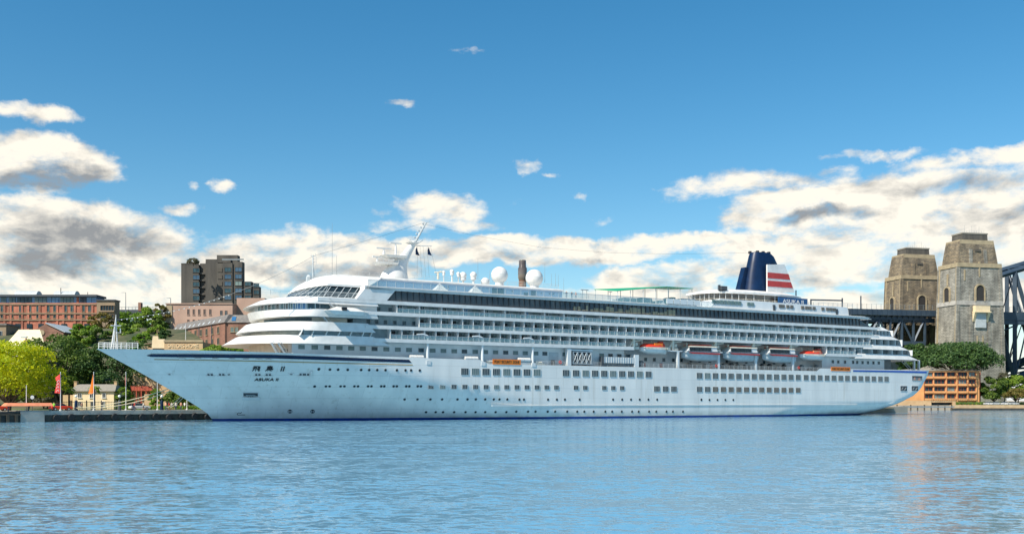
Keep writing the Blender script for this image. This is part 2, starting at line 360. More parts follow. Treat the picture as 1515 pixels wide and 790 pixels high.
dk = MB()                                                   # weather deck inside the bulwark
pts = [S(u, hb(u, 11.3)-.12, 11.6) for u in [u0(11.6)+.5+i*(u1(11.6)-u0(11.6)-1)/90 for i in range(91)]]
pts += [(p[0], -p[1], p[2]) for p in reversed(pts)]
dk.add(pts, [tuple(range(len(pts)))]); P(dk, 'deck', 'teak')
def hullstrip(name, mat, top, bot, off=.05, n=60):          # painted band between two pixel lines, laid on the plating
    mb = MB(); vs = []
    for i in range(n+1):
        for ln in (top, bot):
            x = ln[0][0]+(ln[-1][0]-ln[0][0])*i/n; y = interp(ln, x); u, z, v = HS(x, y); vs.append(S(u, v+off, z))
    mb.add(vs, [(2*i, 2*i+2, 2*i+3, 2*i+1) for i in range(n)]); P(mb, name, mat, True)
hullstrip('bow_stripe', 'navy', [(217,526),(222,524),(400,524.8),(605,532)], [(217,526.4),(224,528),(400,530),(609,536.4)])
hullstrip('gold_line', 'gold', [(228,531.4),(400,534.2),(610,539.2)], [(228,532.2),(400,535.2),(611,540.4)])
hullstrip('stern_stripe', 'blue', [(1262,547.2),(1320,548),(1371,549)], [(1262,549.6),(1320,550.6),(1371,552)])
kn = MB(); ua, ub = U(728), U(1268); kn.box(ua, ub, -(BM+.12), -(BM-.3), 2.95, 3.12); P(kn, 'rubbing_strake', 'white')

# hull windows and portholes
wins = []
def winmesh(w_, h_, bars, key, cache={}):
    k = (round(w_, 2), round(h_, 2), bars, key)
    if k not in cache:
        mb = MB(); mb.box(-w_/2, w_/2, -.05, .12, -h_/2, h_/2, 0)
        for i in range(bars+1):
            x = -w_/2+w_*i/bars; mb.box(x-.028, x+.028, -.10, .05, -h_/2-.04, h_/2+.04, 1)
        mb.box(-w_/2-.03, w_/2+.03, -.09, .05, -h_/2-.05, -h_/2, 1)
        o = mb.build('window', [key, 'mullion'], None); me = o.data; bpy.data.objects.remove(o); cache[k] = me
    return cache[k]
def addwin(u, v, z, me, ang=0.0): wins.append((u, v, z, me, ang))
R1 = [687.5,703.3,718.8,734.2,749.5,764.6,779.4,794.3,837.2,852,866.3,880.2,893.7,906.9,920.2,933.3,946.3,959.2,1034.7,1046.5,1058.2,1069.9,1081.4,1092.9,1104.2,1115.6,1126.7,1137.6,1148.5,1159.4,1170,1180.6,1192.3,1202.6,1213,1223.3,1233.4,1243.5,1253.4,1263.5,1273.2,1282.9,1292.4,1302.2,1311.3]
y1 = [(687,549.5),(800,551),(960,553.7),(1034,555.5),(1180,558),(1311,560.5)]
for i, x in enumerate(R1):
    u, z = UZ(x, interp(y1, x)); addwin(u, hb(u, z), z, winmesh(1.75, 1.36, 4, ['glass', 'glassg', 'glass'][i*7 % 3] if i < 20 else 'glass'))
R2 = [638.8,655.6,671.9,687.7,703.5,719,734.4,749.5,764.6,779.4,794.3,808.7,823,852,865.7,893.9,907.1,920.2]
for i, x in enumerate(R2):
    u, z = UZ(x, interp([(638,571.8),(823,572.9),(920,573.8)], x)); addwin(u, hb(u, z), z, winmesh(1.2, .86, 3, 'glassg' if i % 5 == 1 else 'glass'))
for i, x in enumerate([971.7,984.5,996.8]+R1[18:32]):
    u, z = UZ(x, interp([(971,575),(1180,577)], x)); addwin(u, hb(u, z), z, winmesh(1.7, 1.22, 4, 'brownglass' if i > 4 else 'glass'))
pm = MB(); pm.lathe((0,0,0), [(.24,-.06),(.24,.06)], 12, 0); pm.lathe((0,0,0), [(.32,-.05),(.32,.04)], 12, 1); pho = pm.build('porthole', ['black', 'mullion']); phm = pho.data; bpy.data.objects.remove(pho)
ph = []
for x in [58,142,203,275,375,435,495,557,642,706,748,813]: ph.append((460+x*.198, 546.2+x*.002))
for x in [28,112,140,222,250,325,352,427,452,525,548,618,642,712,735,798,822]: ph.append((460+x*.198, 571.2))
for x in [700,796,893,980,1095,1170,1232,1302,1366,1408,1467]: ph.append((460+x*.198, 590.5))
for x in [143,177,357,423,483,593,843,911,977,1042,1107,1172,1503]: ph.append((740+x*.198, 590.8))
for x in [190,250,310,369,428]: ph.append((1000+x*.198, 591.3))
for x in [860,932,987,1070,1155,1230,1302,1380,1460]: ph.append((460+x*.198, 609.3))
for x in [120,208,264,355,410,500,575,628,698,785,836,908,985,1034,1112,1165,1242,1290,1365]: ph.append((740+x*.198, 608.6))
for x in [1480,1452]: ph.append((130+x*.231, 545.5 if x > 1470 else 571.5))
def onhull(o, x, y, off=0):
    u, z, v = HS(x, y); e = .5
    du = Vector(S(u+e, hb(u+e, z), z))-Vector(S(u-e, hb(u-e, z), z)); dz = Vector(S(u, hb(u, z+e), z+e))-Vector(S(u, hb(u, z-e), z-e))
    n = du.cross(dz).normalized(); n = n if n.y < 0 else -n
    X = du.normalized(); Z = X.cross(-n) if False else n.cross(X)*1; Z = Z if Z.z > 0 else -Z
    Yv = Z.cross(X)                                        # local +y, pointing inboard
    m = Matrix((X, Yv, Z)).transposed().to_4x4(); m.translation = Vector(S(u, v, z))+n*off
    o.matrix_basis = m; return m
for x, y in ph:
    o = bpy.data.objects.new('porthole', phm); col.objects.link(o); o.parent = ship; onhull(o, x, y, .0)
    o.matrix_basis = o.matrix_basis @ Matrix.Rotation(R(90), 4, 'X')

# writing on the bow
def hulltext(txt, x, y, size, m='black', italic=False, sx=1.0):
    o = text_obj(txt, size, m, ship, (0,0,0), (0,0,0), .03, name='ship_name', italic=italic)
    mm = onhull(o, x, y, .10); o.matrix_basis = mm @ Matrix.Rotation(R(90), 4, 'X') @ Matrix.Diagonal((sx, 1, 1, 1)); return o
hulltext('飛', 378.5, 545.3, 1.55, italic=True); hulltext('鳥', 398.0, 545.3, 1.55, italic=True); hulltext('II', 417.2, 545.6, 1.75, italic=True)
hulltext('ASUKA II', 394, 561.2, 1.05, italic=True, sx=1.12)
# bow fittings
def plate(name, x, y, build, mats):
    mb = MB(); build(mb); o = mb.build(name, mats, ship); onhull(o, x, y); return o
def anchorbox(mb):
    mb.box(-1.5, 1.5, -.08, .2, -.1, .85, 1); mb.box(-1.75, 1.75, -.28, .1, -1.0, -.25, 0); mb.box(-1.6, 1.6, -.16, .1, .82, 1.0, 0)
    mb.box(-1.6, -1.42, -.16, .1, -.3, .9, 0); mb.box(1.42, 1.6, -.16, .1, -.3, .9, 0)
    mb.tube((-.9,-.25,.35), (.9,-.25,.35), .14, .14, 8, 2); mb.tube((-.9,-.25,.35), (-.3,-.3,.0), .12, .08, 6, 2); mb.tube((.9,-.25,.35), (.3,-.3,.0), .12, .08, 6, 2); mb.tube((0,-.25,.4), (0,-.3,-.1), .12, .12, 6, 2)
plate('anchor', 371, 585, anchorbox, ['white', 'dgrey', 'grey'])
def ringlead(mb): mb.lathe((0,0,0), [(.01,-.1),(.30,-.1),(.30,.1)], 14, 1); mb.lathe((0,0,0), [(.36,-.08),(.62,-.05),(.62,.1)], 14, 0)
for x, y in [(250.5,553.2),(338.7,553.4),(430.8,553.0)]:
    o = plate('fairlead', x, y, ringlead, ['white2', 'black']); o.matrix_basis = o.matrix_basis @ Matrix.Rotation(R(90), 4, 'X') @ Matrix.Diagonal((1, .6, 1, 1))
def roller(mb): mb.box(-.85, .85, -.16, .1, -.42, -.22, 0); mb.box(-.5, .5, -.08, .1, -.2, .35, 1); mb.box(-.56, .56, -.12, .1, .33, .45, 0); mb.box(-.08, .08, -.12, .1, -.2, .35, 0)
for x, y in [(311,553.8),(328,553.8),(381.5,554),(397,554),(447,553.6),(453.5,553.6)]: plate('mooring_port', x, y, roller, ['white2', 'dgrey'])
def rope_slot(mb): mb.box(-.55, .55, -.08, .1, -.12, .12, 0)
for x, y in [(269,530.9),(292.5,530.9),(318.6,531.2),(343,531.4),(364,531.9),(383.4,532.2),(397.5,532.4)]: plate('scupper', x, y, rope_slot, ['white2'])
def thr(mb): mb.lathe((0,0,0), [(.46,-.05),(.46,.06)], 16, 0); mb.box(-.32, -.2, -.25, .25, .05, .08, 1); mb.box(.2, .32, -.25, .25, .05, .08, 1); mb.box(-.25, .25, -.06, .06, .05, .08, 1)
for x, y in [(429,608.3),(462.5,608.3)]:
    o = plate('thruster_mark', x, y, thr, ['black', 'white']); o.matrix_basis = o.matrix_basis @ Matrix.Rotation(R(90), 4, 'X') @ Matrix.Diagonal((1, 1, 1, 1))
def bulbm(mb):
    mb.path([(-.75,-.05,-.35),(.75,-.05,-.35)], .06, 5); mb.path([(-.75,-.05,-.35),(-.8,-.05,-.05),(-.45,-.05,.12),(-.1,-.05,.0),(.05,-.05,.3)], .06, 5)
plate('bulbous_bow_mark', 357, 611, bulbm, ['black'])
plate('fender_bar', 460.3, 552.5, lambda mb: mb.box(-.16, .16, -.3, .1, -1.1, .75, 0), ['white2'])
for x in (1337, 1353.5):                                    # the big mooring windows by the stern
    plate('mooring_window', x, 574.5, lambda mb: (mb.box(-1.35, 1.35, -.06, .2, -.72, .72, 0), mb.box(-1.42, 1.42, -.10, .1, .7, .78, 1), mb.box(-1.42, 1.42, -.10, .1, -.78, -.7, 1), mb.tube((-1.0,-.12,-.4), (-.4,-.12,.3), .08, .08, 6, 2), mb.tube((.2,-.12,-.5), (.9,-.12,.2), .10, .10, 6, 2), mb.box(-.9, .9, -.12, -.02, -.6, -.42, 2)), ['dgrey', 'white', 'grey'])
plate('aft_opening_shade', 1358, 559.3, lambda mb: (mb.box(-2.5, 1.8, -.06, .2, -.72, .62, 0), [mb.box(-2.3+i*.42, -2.24+i*.42, -.12, .0, -.7, -.05, 1) for i in range(10)], mb.box(-2.4, 1.7, -.14, 0, -.1, -.03, 1), mb.box(-1.7, -1.2, -.1, .0, -.5, .2, 2), mb.box(.2, .9, -.1, .0, -.6, .05, 2)), ['dgrey', 'lgrey', 'peach'])  # dark patch flush with the plating, the recess's shade put into its colour

# ------------------------------------------------------------------ superstructure
def plan(uf, us, ua, v=BM, aft='flat', n=18, e=2.0):        # outline: rounded front from uf back to us, straight sides, end at ua
    pts = []
    for i in range(n+1):
        t = math.pi/2*i/n; pts.append((us-(us-uf)*math.cos(t)**(2/e), v*math.sin(t)**(2/e)))
    pts.append((ua, v)); o = pts+[(u, -vv) for u, vv in reversed(pts)][:-1]
    return o
def ring(pl, z): return [S(u, v, z) for u, v in pl]
Z8, Z9, Z10, ZS, ZG, ZL = 16.1, 18.75, 21.55, 23.95, 26.7, 27.4
W = MB()                                                     # house sides set in from the hull
ib = 12.9
W.box(U(432, 13), U(930), -13, 13, 11.6, Z8+.3); W.box(U(930), U(1224), -10, 10, 11.6, Z9+.2); W.box(U(1224), U(1316), -13, 13, 11.6, Z8+.3)
P(W, 'deckhouse', 'white')
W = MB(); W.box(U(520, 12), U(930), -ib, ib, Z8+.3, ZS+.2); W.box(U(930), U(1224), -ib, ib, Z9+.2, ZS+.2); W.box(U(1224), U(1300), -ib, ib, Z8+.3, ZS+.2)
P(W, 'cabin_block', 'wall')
# long deck edges
def slab(name, x0, x1, z0, z1, v=BM, cut=0, m='white2'):
    mb = MB(); a, b = U(x0, v), U(x1, v)
    mb.loft([[(a,-v,z0),(b,-v,z0),(b,v,z0),(a,v,z0)], [(a+cut*0,-v,z1),(b-cut,-v,z1),(b-cut,v,z1),(a,v,z1)]]); return P(mb, name, m)
slab('deck_edge', 553, 938, Z8, Z8+.75); slab('deck_edge', 1222, 1275, Z8, Z8+.75)
slab('deck_edge', 541, 1290, Z9, Z9+.72); slab('deck_edge', 500, 1300, Z10, Z10+.72)
slab('deck_edge', 470, 1302, ZS-.1, ZS+.6)
# forward tiers: rounded fronts that lean back
def tier(name, pb, pt, side, z0, z1, e0, e1, v=BM, v1=None, m='white2', ex=2.0):
    a = plan(UZ(pb, 500, 0)[0], U(side), U(e0), v, e=ex); b = plan(UZ(pt, 500, 0)[0], U(side)+2, U(e1), v1 or v-.25, e=ex)
    mb = MB(); mb.loft([ring(a, z0), ring(b, z1)]); return P(mb, name, m, True)
tier('bow_bulwark', 331, 352, 470, 15.35, 17.1, 578, 553)
tier('bow_bulwark', 353, 367, 470, 17.95, 19.75, 556, 545)
tier('bridge_bulwark', 376, 371, 470, 20.75, 22.2, 560, 556, v=BM-.1, v1=BM)
tier('bridge_roof', 365, 386, 468, 23.3, 24.75, 560, 556)
# front walls between the tiers
def front(px, z0, z1, side, end, v, m='cream'):
    a = plan(UZ(px, 500, 0)[0], U(side), U(end), v); mb = MB(); mb.loft([ring(a, z0), ring(a, z1)]); return P(mb, 'front_wall', m, True)
front(372, 11.7, 15.5, 480, 500, 12.6); front(375, 16.9, 18.1, 462, 490, 12.8); front(388, 19.6, 20.9, 470, 520, 12.4); front(380, 22.0, 23.5, 470, 560, 14.0, 'white2')
# bridge windows follow the curved front
def alongplan(px, side, v, frac, shrink=0):
    uf = UZ(px, 500, 0)[0]; us = U(side); t = math.pi/2*frac; u = us-(us-uf)*math.cos(t); vv = v*math.sin(t)
    du = (us-uf)*math.sin(t); dv = v*math.cos(t); return u, vv, math.atan2(-dv, du)
for i in range(13):
    fr = .10+.068*i; u, v_, a = alongplan(380, 470, 14.0, fr)
    mb = MB(); mb.box(-.78, .78, -.12, .1, -.62, .62, 0); mb.box(-.88, -.76, -.18, .1, -.66, .66, 1); mb.box(.76, .88, -.18, .1, -.66, .66, 1)
    o = P(mb, 'bridge_window', ['glassb' if 9 <= i <= 11 else ('bandglass' if i % 2 else 'glassg'), 'white2']); o.location = S(u, v_, 22.75); o.rotation_euler = (0, 0, a)
for x in (460.5, 469, 477.5, 484.5):
    mb = MB(); mb.box(-.5, .5, -.08, .1, -.45, .45, 0); o = P(mb, 'bridge_window', 'glass'); o.location = S(U(x, 14.05), 14.05, 22.85)
for i in range(11):
    fr = .1+.08*i; u, v_, a = alongplan(388, 470, 12.4, fr); mb = MB(); mb.box(-.7, .7, -.06, .1, -.35, .35, 0); o = P(mb, 'lounge_window', 'glass'); o.location = S(u, v_, 20.3); o.rotation_euler = (0, 0, a)
for fr, wd in [(.55,.5),(.62,.4),(.7,.9),(.86,.4)]:
    u, v_, a = alongplan(372, 480, 12.6, fr); mb = MB(); mb.box(-wd, wd, -.06, .1, -.9, .5, 0); o = P(mb, 'front_door', 'bandglass' if wd < .8 else 'dgrey'); o.location = S(u, v_, 13.9); o.rotation_euler = (0, 0, a)
# stairs on the foredeck
for x0, x1, v_, za, zb in [(402,416,12.9,15.4,12.2),(412,428,13.2,15.4,12.2),(487,500,15.0,23.5,21.9),(478,490,14.4,20.9,18.9)]:
    mb = MB(); a, b = U(x0, v_), U(x1, v_)
    for dv in (0, -.7): mb.path([S(a, v_+dv, za), S(b, v_+dv, zb)], .10, 4); mb.path([S(a, v_+dv, za+.9), S(b, v_+dv, zb+.9)], .04, 4)
    for k in range(9): mb.box(a+(b-a)*k/9, a+(b-a)*k/9+.25, -v_, -v_+.7, za+(zb-za)*k/9-.03, za+(zb-za)*k/9+.03)
    P(mb, 'stairway', 'lgrey')
# bridge wing
mb = MB(); a, b = U(484, 16.6), U(548, 14.8)
for sgn in (1, -1):
    mb = MB(); mb.loft([[S(a+1.5, sgn*14.2, 21.0), S(a+1.5, sgn*16.4, 21.2), S(b-2, sgn*16.0, 21.2), S(b, sgn*14.2, 21.0)], [S(a, sgn*14.2, 21.9), S(a, sgn*16.8, 21.9), S(b-2, sgn*16.5, 21.9), S(b, sgn*14.2, 21.9)], [S(a+2.5, sgn*14.2, 22.9), S(a+2.8, sgn*15.9, 22.7), S(b-4.5, sgn*15.9, 22.6), S(b-3, sgn*14.2, 22.9)]]); P(mb, 'bridge_wing', 'white2')

mb = MB(); mb.box(U(506, 16.6), U(513, 16.6), -16.85, -16.3, 22.05, 22.6); P(mb, 'wing_window', 'black')
# observation lounge: slanted dark glass under a sloping white roof
zb, zt = 24.7, 27.25
gb = plan(UZ(418, 500, 0)[0], U(478, 13.2), U(539, 13.2), 13.2); gt = plan(UZ(441, 500, 0)[0], U(486, 11.8), U(535, 11.8), 11.8)
mb = MB(); mb.loft([ring(gb, zb), ring(gt, zt)]); lg = P(mb, 'observation_glass', 'glassd', True)
mb = MB(); npl = len(gb)//2
for i in range(3, 19, 3):
    mb.tube(S(*gb[i], zb), S(gt[min(i+2, npl-1)][0], gt[min(i+2, npl-1)][1], zt), .06, .06, 4)
for k in range(6):
    u_ = gb[18][0]+(gb[19][0]-gb[18][0])*k/6; mb.tube(S(u_, 13.22, zb), S(u_+2.2, 11.85, zt), .09, .09, 4)
mid = [((a[0]+b[0])/2, (a[1]+b[1])/2) for a, b in zip(gb, gt)]
mb.path([S(p[0]-.05, p[1]+.05*(1 if p[1] > 0 else -1), (zb+zt)/2) for p in mid[:20]], .05, 4)
P(mb, 'glazing_bar', 'lgrey', parent=lg)
r0 = plan(UZ(440, 500, 0)[0], U(486, 12), U(545, 12), 12.1); r1 = plan(UZ(452, 500, 0)[0], U(490, 11), U(560, 11), 10.8); r2 = plan(UZ(461, 500, 0)[0], U(500, 10), U(566, 10), 9.6)
mb = MB(); mb.loft([ring(r0, zt-.02), ring(r0, zt+.35), ring(r1, 29.0), ring(r2, 29.9)]); P(mb, 'lounge_roof', 'white2', True)
# white shoulder plate where the glass band begins
mb = MB(); mb.add([S(U(527), BM, 24.5), S(U(572), BM, 24.5), S(U(585), BM, 26.75), S(U(556), BM, 27.3), S(U(543), BM, 27.3)], [(0,1,2,3,4)]); mb.add([S(U(527), 12, 24.5), S(U(572), 12, 24.5), S(U(585), 12, 26.75), S(U(556), 12, 27.3), S(U(543), 12, 27.3)], [(0,1,2,3,4)])
mb.add([S(U(527), BM, 24.5), S(U(543), BM, 27.3), S(U(543), 12, 27.3), S(U(527), 12, 24.5)], [(0,1,2,3)]); P(mb, 'shoulder_plate', 'white2')
# glazed lido band
mb = MB(); a, b = U(571), U(1288)
mb.loft([[(a, -14.45, 24.5), (b+1, -14.45, 24.5), (b+1, 14.45, 24.5), (a, 14.45, 24.5)], [(a+2, -14.2, 26.8), (b-5, -14.2, 26.8), (b-5, 14.2, 26.8), (a+2, 14.2, 26.8)]]); gbn = P(mb, 'lido_glass', 'bandglass')
mb = MB(); n = 104
for i in range(n+1):
    u_ = a+1+(b-a-5)*i/n; mb.box(u_-.045, u_+.045, -14.56, -14.2, 24.5, 26.8)
P(mb, 'glazing_bar', 'dgrey', parent=gbn)
mb = MB(); rnd = random.Random(3)
for i in range(26):
    u_ = U(850)+(U(1000)-U(850))*i/26; mb.box(u_, u_+.5+rnd.random(), -14.52, -14.3, 24.8, 24.9+rnd.random()*1.3)
P(mb, 'curtain', 'trim', parent=gbn)
slab('deck_edge', 540, 1290, ZG, ZL, v=BM, cut=3)
mb = MB(); mb.box(U(545), U(1286), -BM-.25, -BM+.3, ZL-.28, ZL-.18); P(mb, 'gutter', 'lgrey')
# open top deck: glass rail
M['railglass'] = material('rail_glass', (.30, .52, .56), .1, c2=(.42, .62, .66), scale=.3); M['railglass'].node_tree.nodes['Principled BSDF'].inputs['Alpha'].default_value = .28
def glassrail(x0, x1, z, h, v=BM-.15, step=2.0):
    a, b = U(x0, v), U(x1, v); mb = MB(); mb.box(a, b, -v-.02, -v+.02, z+.06, z+h, 0); mb.box(a, b, -v-.06, -v+.06, z+h, z+h+.07, 1); u_ = a
    while u_ < b: mb.box(u_-.03, u_+.03, -v-.05, -v+.05, z, z+h, 1); u_ += step
    return P(mb, 'glass_railing', ['railglass', 'lgrey'])
glassrail(545, 1055, ZL, 1.2)
# upper deckhouse with rounded shoulders
M['bluewhite'] = material('blue_white_plate', (.34, .47, .66), .35, c2=(.29, .42, .62), scale=.3)
a, b, v_ = U(536, 9), U(831, 9), 9.2
mb = MB(); mb.loft([[(a-4, -v_, ZL-.2), (b, -v_, ZL-.2), (b, v_, ZL-.2), (a-4, v_, ZL-.2)], [(a, -v_, 29.6), (b, -v_, 29.6), (b, v_, 29.6), (a, v_, 29.6)]])
uh = P(mb, 'upper_deckhouse', 'bluewhite')
mb = MB(); mb.loft([[(a-6, -v_-.35, 29.55), (b+.3, -v_-.35, 29.55), (b+.3, v_+.35, 29.55), (a-6, v_+.35, 29.55)], [(a-6, -v_-.35, 29.8), (b+.3, -v_-.35, 29.8), (b+.3, v_+.35, 29.8), (a-6, v_+.35, 29.8)], [(a-5, -v_+.8, 30.15), (b-.5, -v_+.8, 30.15), (b-.5, v_-.8, 30.15), (a-5, v_-.8, 30.15)]])
P(mb, 'upper_roof', 'white2', parent=uh)
for x0, x1, z0, z1 in [(728,745.5,27.5,29.3),(785.5,792.5,27.5,29.2),(775,781,28.0,28.7)]:
    mb = MB(); mb.box(U(x0, v_), U(x1, v_), -v_-.06, -v_+.2, z0, z1); P(mb, 'side_door', 'navy', parent=uh)
for x in (656, 662, 700, 757, 800, 812, 818):
    mb = MB(); mb.box(U(x, v_), U(x, v_)+.3, -v_-.2, -v_+.1, 28.7, 28.9); P(mb, 'deck_lamp', 'dgrey', parent=uh)
# thin roof railing
def rail(pts, h=1.0, step=1.6, bars=3, m='lgrey', r=.03, name='railing', parent=None):
    mb = MB()
    for p, q in zip(pts[:-1], pts[1:]):
        p = Vector(p); q = Vector(q); n = max(1, int((q-p).length/step))
        for k in range(bars): hh = Vector((0, 0, h*(k+1)/bars)); mb.tube(p+hh, q+hh, r, r, 4)
        for i in range(n+1): c = p.lerp(q, i/n); mb.tube(c, c+Vector((0, 0, h)), r, r, 4)
    return P(mb, name, m, parent=parent)
rail([S(U(600, 9), 8.6, 30.1), S(U(828, 9), 8.6, 30.1)], 1.0, 2.2, 3)
rail([S(U(470, 10), 8.9, 29.9), S(U(562, 9), 8.9, 30.0)], .9, 2.2, 2)
rail([S(U(386, 11), 11.5, 24.7), S(U(400, 13), 13, 24.7), S(U(470, 14.4), 14.4, 24.7), S(U(530, 14.4), 14.4, 24.7)], .9, 1.8, 3)
rail([S(U(x, 14.5), 14.5, 11.9) for x in (612, 1256)], 1.05, 1.5, 4)
rail([S(U(1206, 14), 14, ZL+2.4), S(U(1262, 14), 14, ZL+2.4)], .9, 1.5, 3)

# balcony rows
du = (U(862.3)-U(620.7))/16
div, door, rails_, chairs_ = [], [], [], []
def row(x0, x1, z0, z1, cell, vin=ib):
    a, b = U(x0), U(x1); n = max(1, round((b-a)/cell)); c = (b-a)/n
    for i in range(n+1): div.append((a+c*i, z0, z1))
    for i in range(n): door.append((a+c*i, c, z0, z1, vin))
    rails_.append((a, b, z0))
row(588, 1292, Z10+.72, ZS-.1, du*2); row(621, 1288, Z9+.72, Z10, du); row(578, 926, Z8+.75, Z9, du); row(1224, 1266, Z8+.75, Z9, du)
dm = {}
for h in sorted({round(z1-z0, 2) for _, z0, z1 in div}):
    m_ = MB(); m_.box(-.05, .05, -BM+.12, -ib+.05, 0, h); o = m_.build('balcony_divider', 'white'); dm[h] = o.data; bpy.data.objects.remove(o)
div.sort(); more = MB()
for i, (u_, z0, z1) in enumerate(div):
    if i < 96:
        o = bpy.data.objects.new('balcony_divider', dm[round(z1-z0, 2)]); col.objects.link(o); o.parent = ship; o.location = (u_, 0, z0)
    else: more.box(u_-.05, u_+.05, -BM+.12, -ib+.05, z0, z1)
o = P(more, 'balcony_divider', 'white'); o['kind'] = 'stuff'
def doormesh(wide):
    mb = MB()
    mb.box(.1*du, (1.9 if wide else .95)*du, -.03, .1, .02, 1.0, 3)
    if wide: mb.box(.3*du, .72*du, -.06, .1, .05, 1.75, 0); mb.box(.50*du, .53*du, -.09, .1, .05, 1.75, 1); mb.box(1.2*du, 1.62*du, -.06, .1, .55, 1.55, 2); mb.box(.26*du, .3*du, -.09, .1, .05, 1.8, 1); mb.box(.72*du, .76*du, -.09, .1, .05, 1.8, 1)
    else: mb.box(.36*du, .70*du, -.06, .1, .05, 1.7, 0); mb.box(.32*du, .36*du, -.09, .1, .05, 1.65, 1); mb.box(.76*du, .94*du, -.05, .1, .4, 1.5, 2)
    o = mb.build('balcony_door', ['glass', 'white', 'glassg', 'wall']); me = o.data; bpy.data.objects.remove(o); return me
DW, DN = doormesh(True), doormesh(False)
DWb = DW.copy(); DWb.materials[0] = M['glassb']; DNb = DN.copy(); DNb.materials[0] = M['black']
door.sort(); rest = {0: MB()}
def meinto(mb, me, loc):
    mb.add([(v.co.x+loc[0], v.co.y+loc[1], v.co.z+loc[2]) for v in me.vertices], [], 0); base = len(mb.v)-len(me.vertices)
    for p in me.polygons: mb.f.append(tuple(base+i for i in p.vertices)); mb.m.append(p.material_index)
for i, (u_, c, z0, z1, vin) in enumerate(door):
    wide = c > du*1.5; me = (DWb if i % 3 == 0 else DW) if wide else (DNb if i % 4 == 0 else DN)
    if i < 96:
        o = bpy.data.objects.new('balcony_door', me); col.objects.link(o); o.parent = ship; o.location = (u_, -vin, z0)
    else: meinto(rest[0], me, (u_, -vin, z0))
o = P(rest[0], 'balcony_door', ['glass', 'white', 'glassg', 'wall']); o['kind'] = 'stuff'
for a, b, z in rails_:
    mb = MB(); v_ = BM-.1; mb.box(a, b, -v_-.015, -v_+.015, z+.08, z+.78, 0); mb.box(a, b, -v_-.05, -v_+.05, z+.80, z+.87, 1); u_ = a
    while u_ < b: mb.box(u_-.025, u_+.025, -v_-.04, -v_+.04, z, z+.8, 1); u_ += du/2
    P(mb, 'balcony_railing', ['railglass', 'lgrey'])
# cabin windows in the white walls
wsm = winmesh(1.25, .8, 1, 'glassg'); wsd = winmesh(1.25, .8, 1, 'glass'); wss = winmesh(.8, .8, 1, 'glass')
pw = [446,465.6,484,502,519.5,536.7,554,571.5,588.5,605,623,640,656,672,687,703,718,733,748,762.6,777,792.5,806,835.5,890,903,916,929]
for i, x in enumerate(pw): addwin(U(x, 13), 13.0, 14.75, wsd if i % 4 == 2 else wsm)
for x in (1232,1240,1250,1262,1268,1276,1284,1292,1300): addwin(U(x, 13), 13.0, 14.75, wss)
for x, z in [(560,22.9),(577,22.9),(545,20.3),(557,20.3),(570,20.3),(584,20.3),(598,20.3),(612,20.3)]: addwin(U(x, ib), ib, z, wss)
for x in (1008,1022,1035,1050,1075,1090,1104,1130,1145,1160): addwin(U(x, 10), 10.0, 14.2, wss)
for x in (955,968,982,996): addwin(U(x, 10), 10.0, 14.2, wss); 
wins.sort(key=lambda t: t[0]); rw = {}
wins.sort(key=lambda t: -max((v.co.x for v in t[3].vertices))*(1-t[0]/600))
for i, (u_, v_, z, me, an) in enumerate(wins):
    if i < 98:
        o = bpy.data.objects.new('window', me); col.objects.link(o); o.parent = ship; o.location = S(u_, v_, z)
    else: meinto(rw.setdefault(0, MB()), me, S(u_, v_, z))
o = P(rw[0], 'window', ['glass', 'mullion']); o['kind'] = 'stuff'
# dark recesses with dividers between the two forward bulwarks
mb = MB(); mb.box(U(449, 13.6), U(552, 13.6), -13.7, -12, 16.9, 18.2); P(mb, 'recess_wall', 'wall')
for x in (449,466,486,504.6,522,540,552):
    mb = MB(); u_ = U(x); mb.add([S(u_-.6, BM-.3, 16.9), S(u_, BM-.3, 18.2), S(u_, 13, 18.2), S(u_-.6, 13, 16.9), S(u_-.45, BM-.3, 16.9), S(u_+.15, BM-.3, 18.2), S(u_+.15, 13, 18.2), S(u_-.45, 13, 16.9)], [(0,1,2,3),(7,6,5,4),(0,4,5,1),(1,5,6,2),(2,6,7,3),(3,7,4,0)]); P(mb, 'recess_divider', 'white2')

# stern tiers with slanted ends
for x0, xa, xb, z0, z1, side in [(1265,1365,1352,15.75,17.15,0),(1277,1351.5,1340,18.45,19.75,0),(1288,1338,1327,21.25,22.45,0),(1298,1324,1316,23.7,24.7,0)]:
    a, b, c = U(x0), U(xa, 13), U(xb, 13); v0, v1 = BM+.15, BM-.35
    mb = MB(); f = lambda u_, v, z: S(u_, v, z)
    r_ = [(a, v0), (b-5, v0), (b, v0-3), (b, -v0+3), (b-5, -v0), (a, -v0)]; q_ = [(a+1.5, v1), (c-5, v1), (c, v1-3), (c, -v1+3), (c-5, -v1), (a+1.5, -v1)]
    mb.loft([ring(r_, z0), ring(q_, z1)]); P(mb, 'stern_bulwark', 'white2')
for x0, xa, z0, z1 in [(1275,1345,17.0,18.6),(1285,1330,19.6,21.4),(1296,1316,22.3,23.9)]:
    mb = MB(); mb.box(U(x0), U(xa, 13), -12.6, 12.6, z0, z1, 0)
    for i in range(6):
        u_ = U(x0+2)+(U(xa-1, 13)-U(x0+2))*i/5; mb.box(u_-.06, u_+.06, -14.4, -12.6, z0, z1, 1)
    P(mb, 'stern_cabin', ['grey', 'white'])
mb = MB(); mb.box(U(1312), U(1322, 12), -11, 11, 11.6, 15.9); P(mb, 'stern_house', 'grey')
for x in (1352.5, 1359.5):
    mb = MB(); u_ = U(x, 12.5); mb.box(u_-.25, u_+.25, -12.7, -12.2, 11.6, 15.9); P(mb, 'stern_column', 'white')
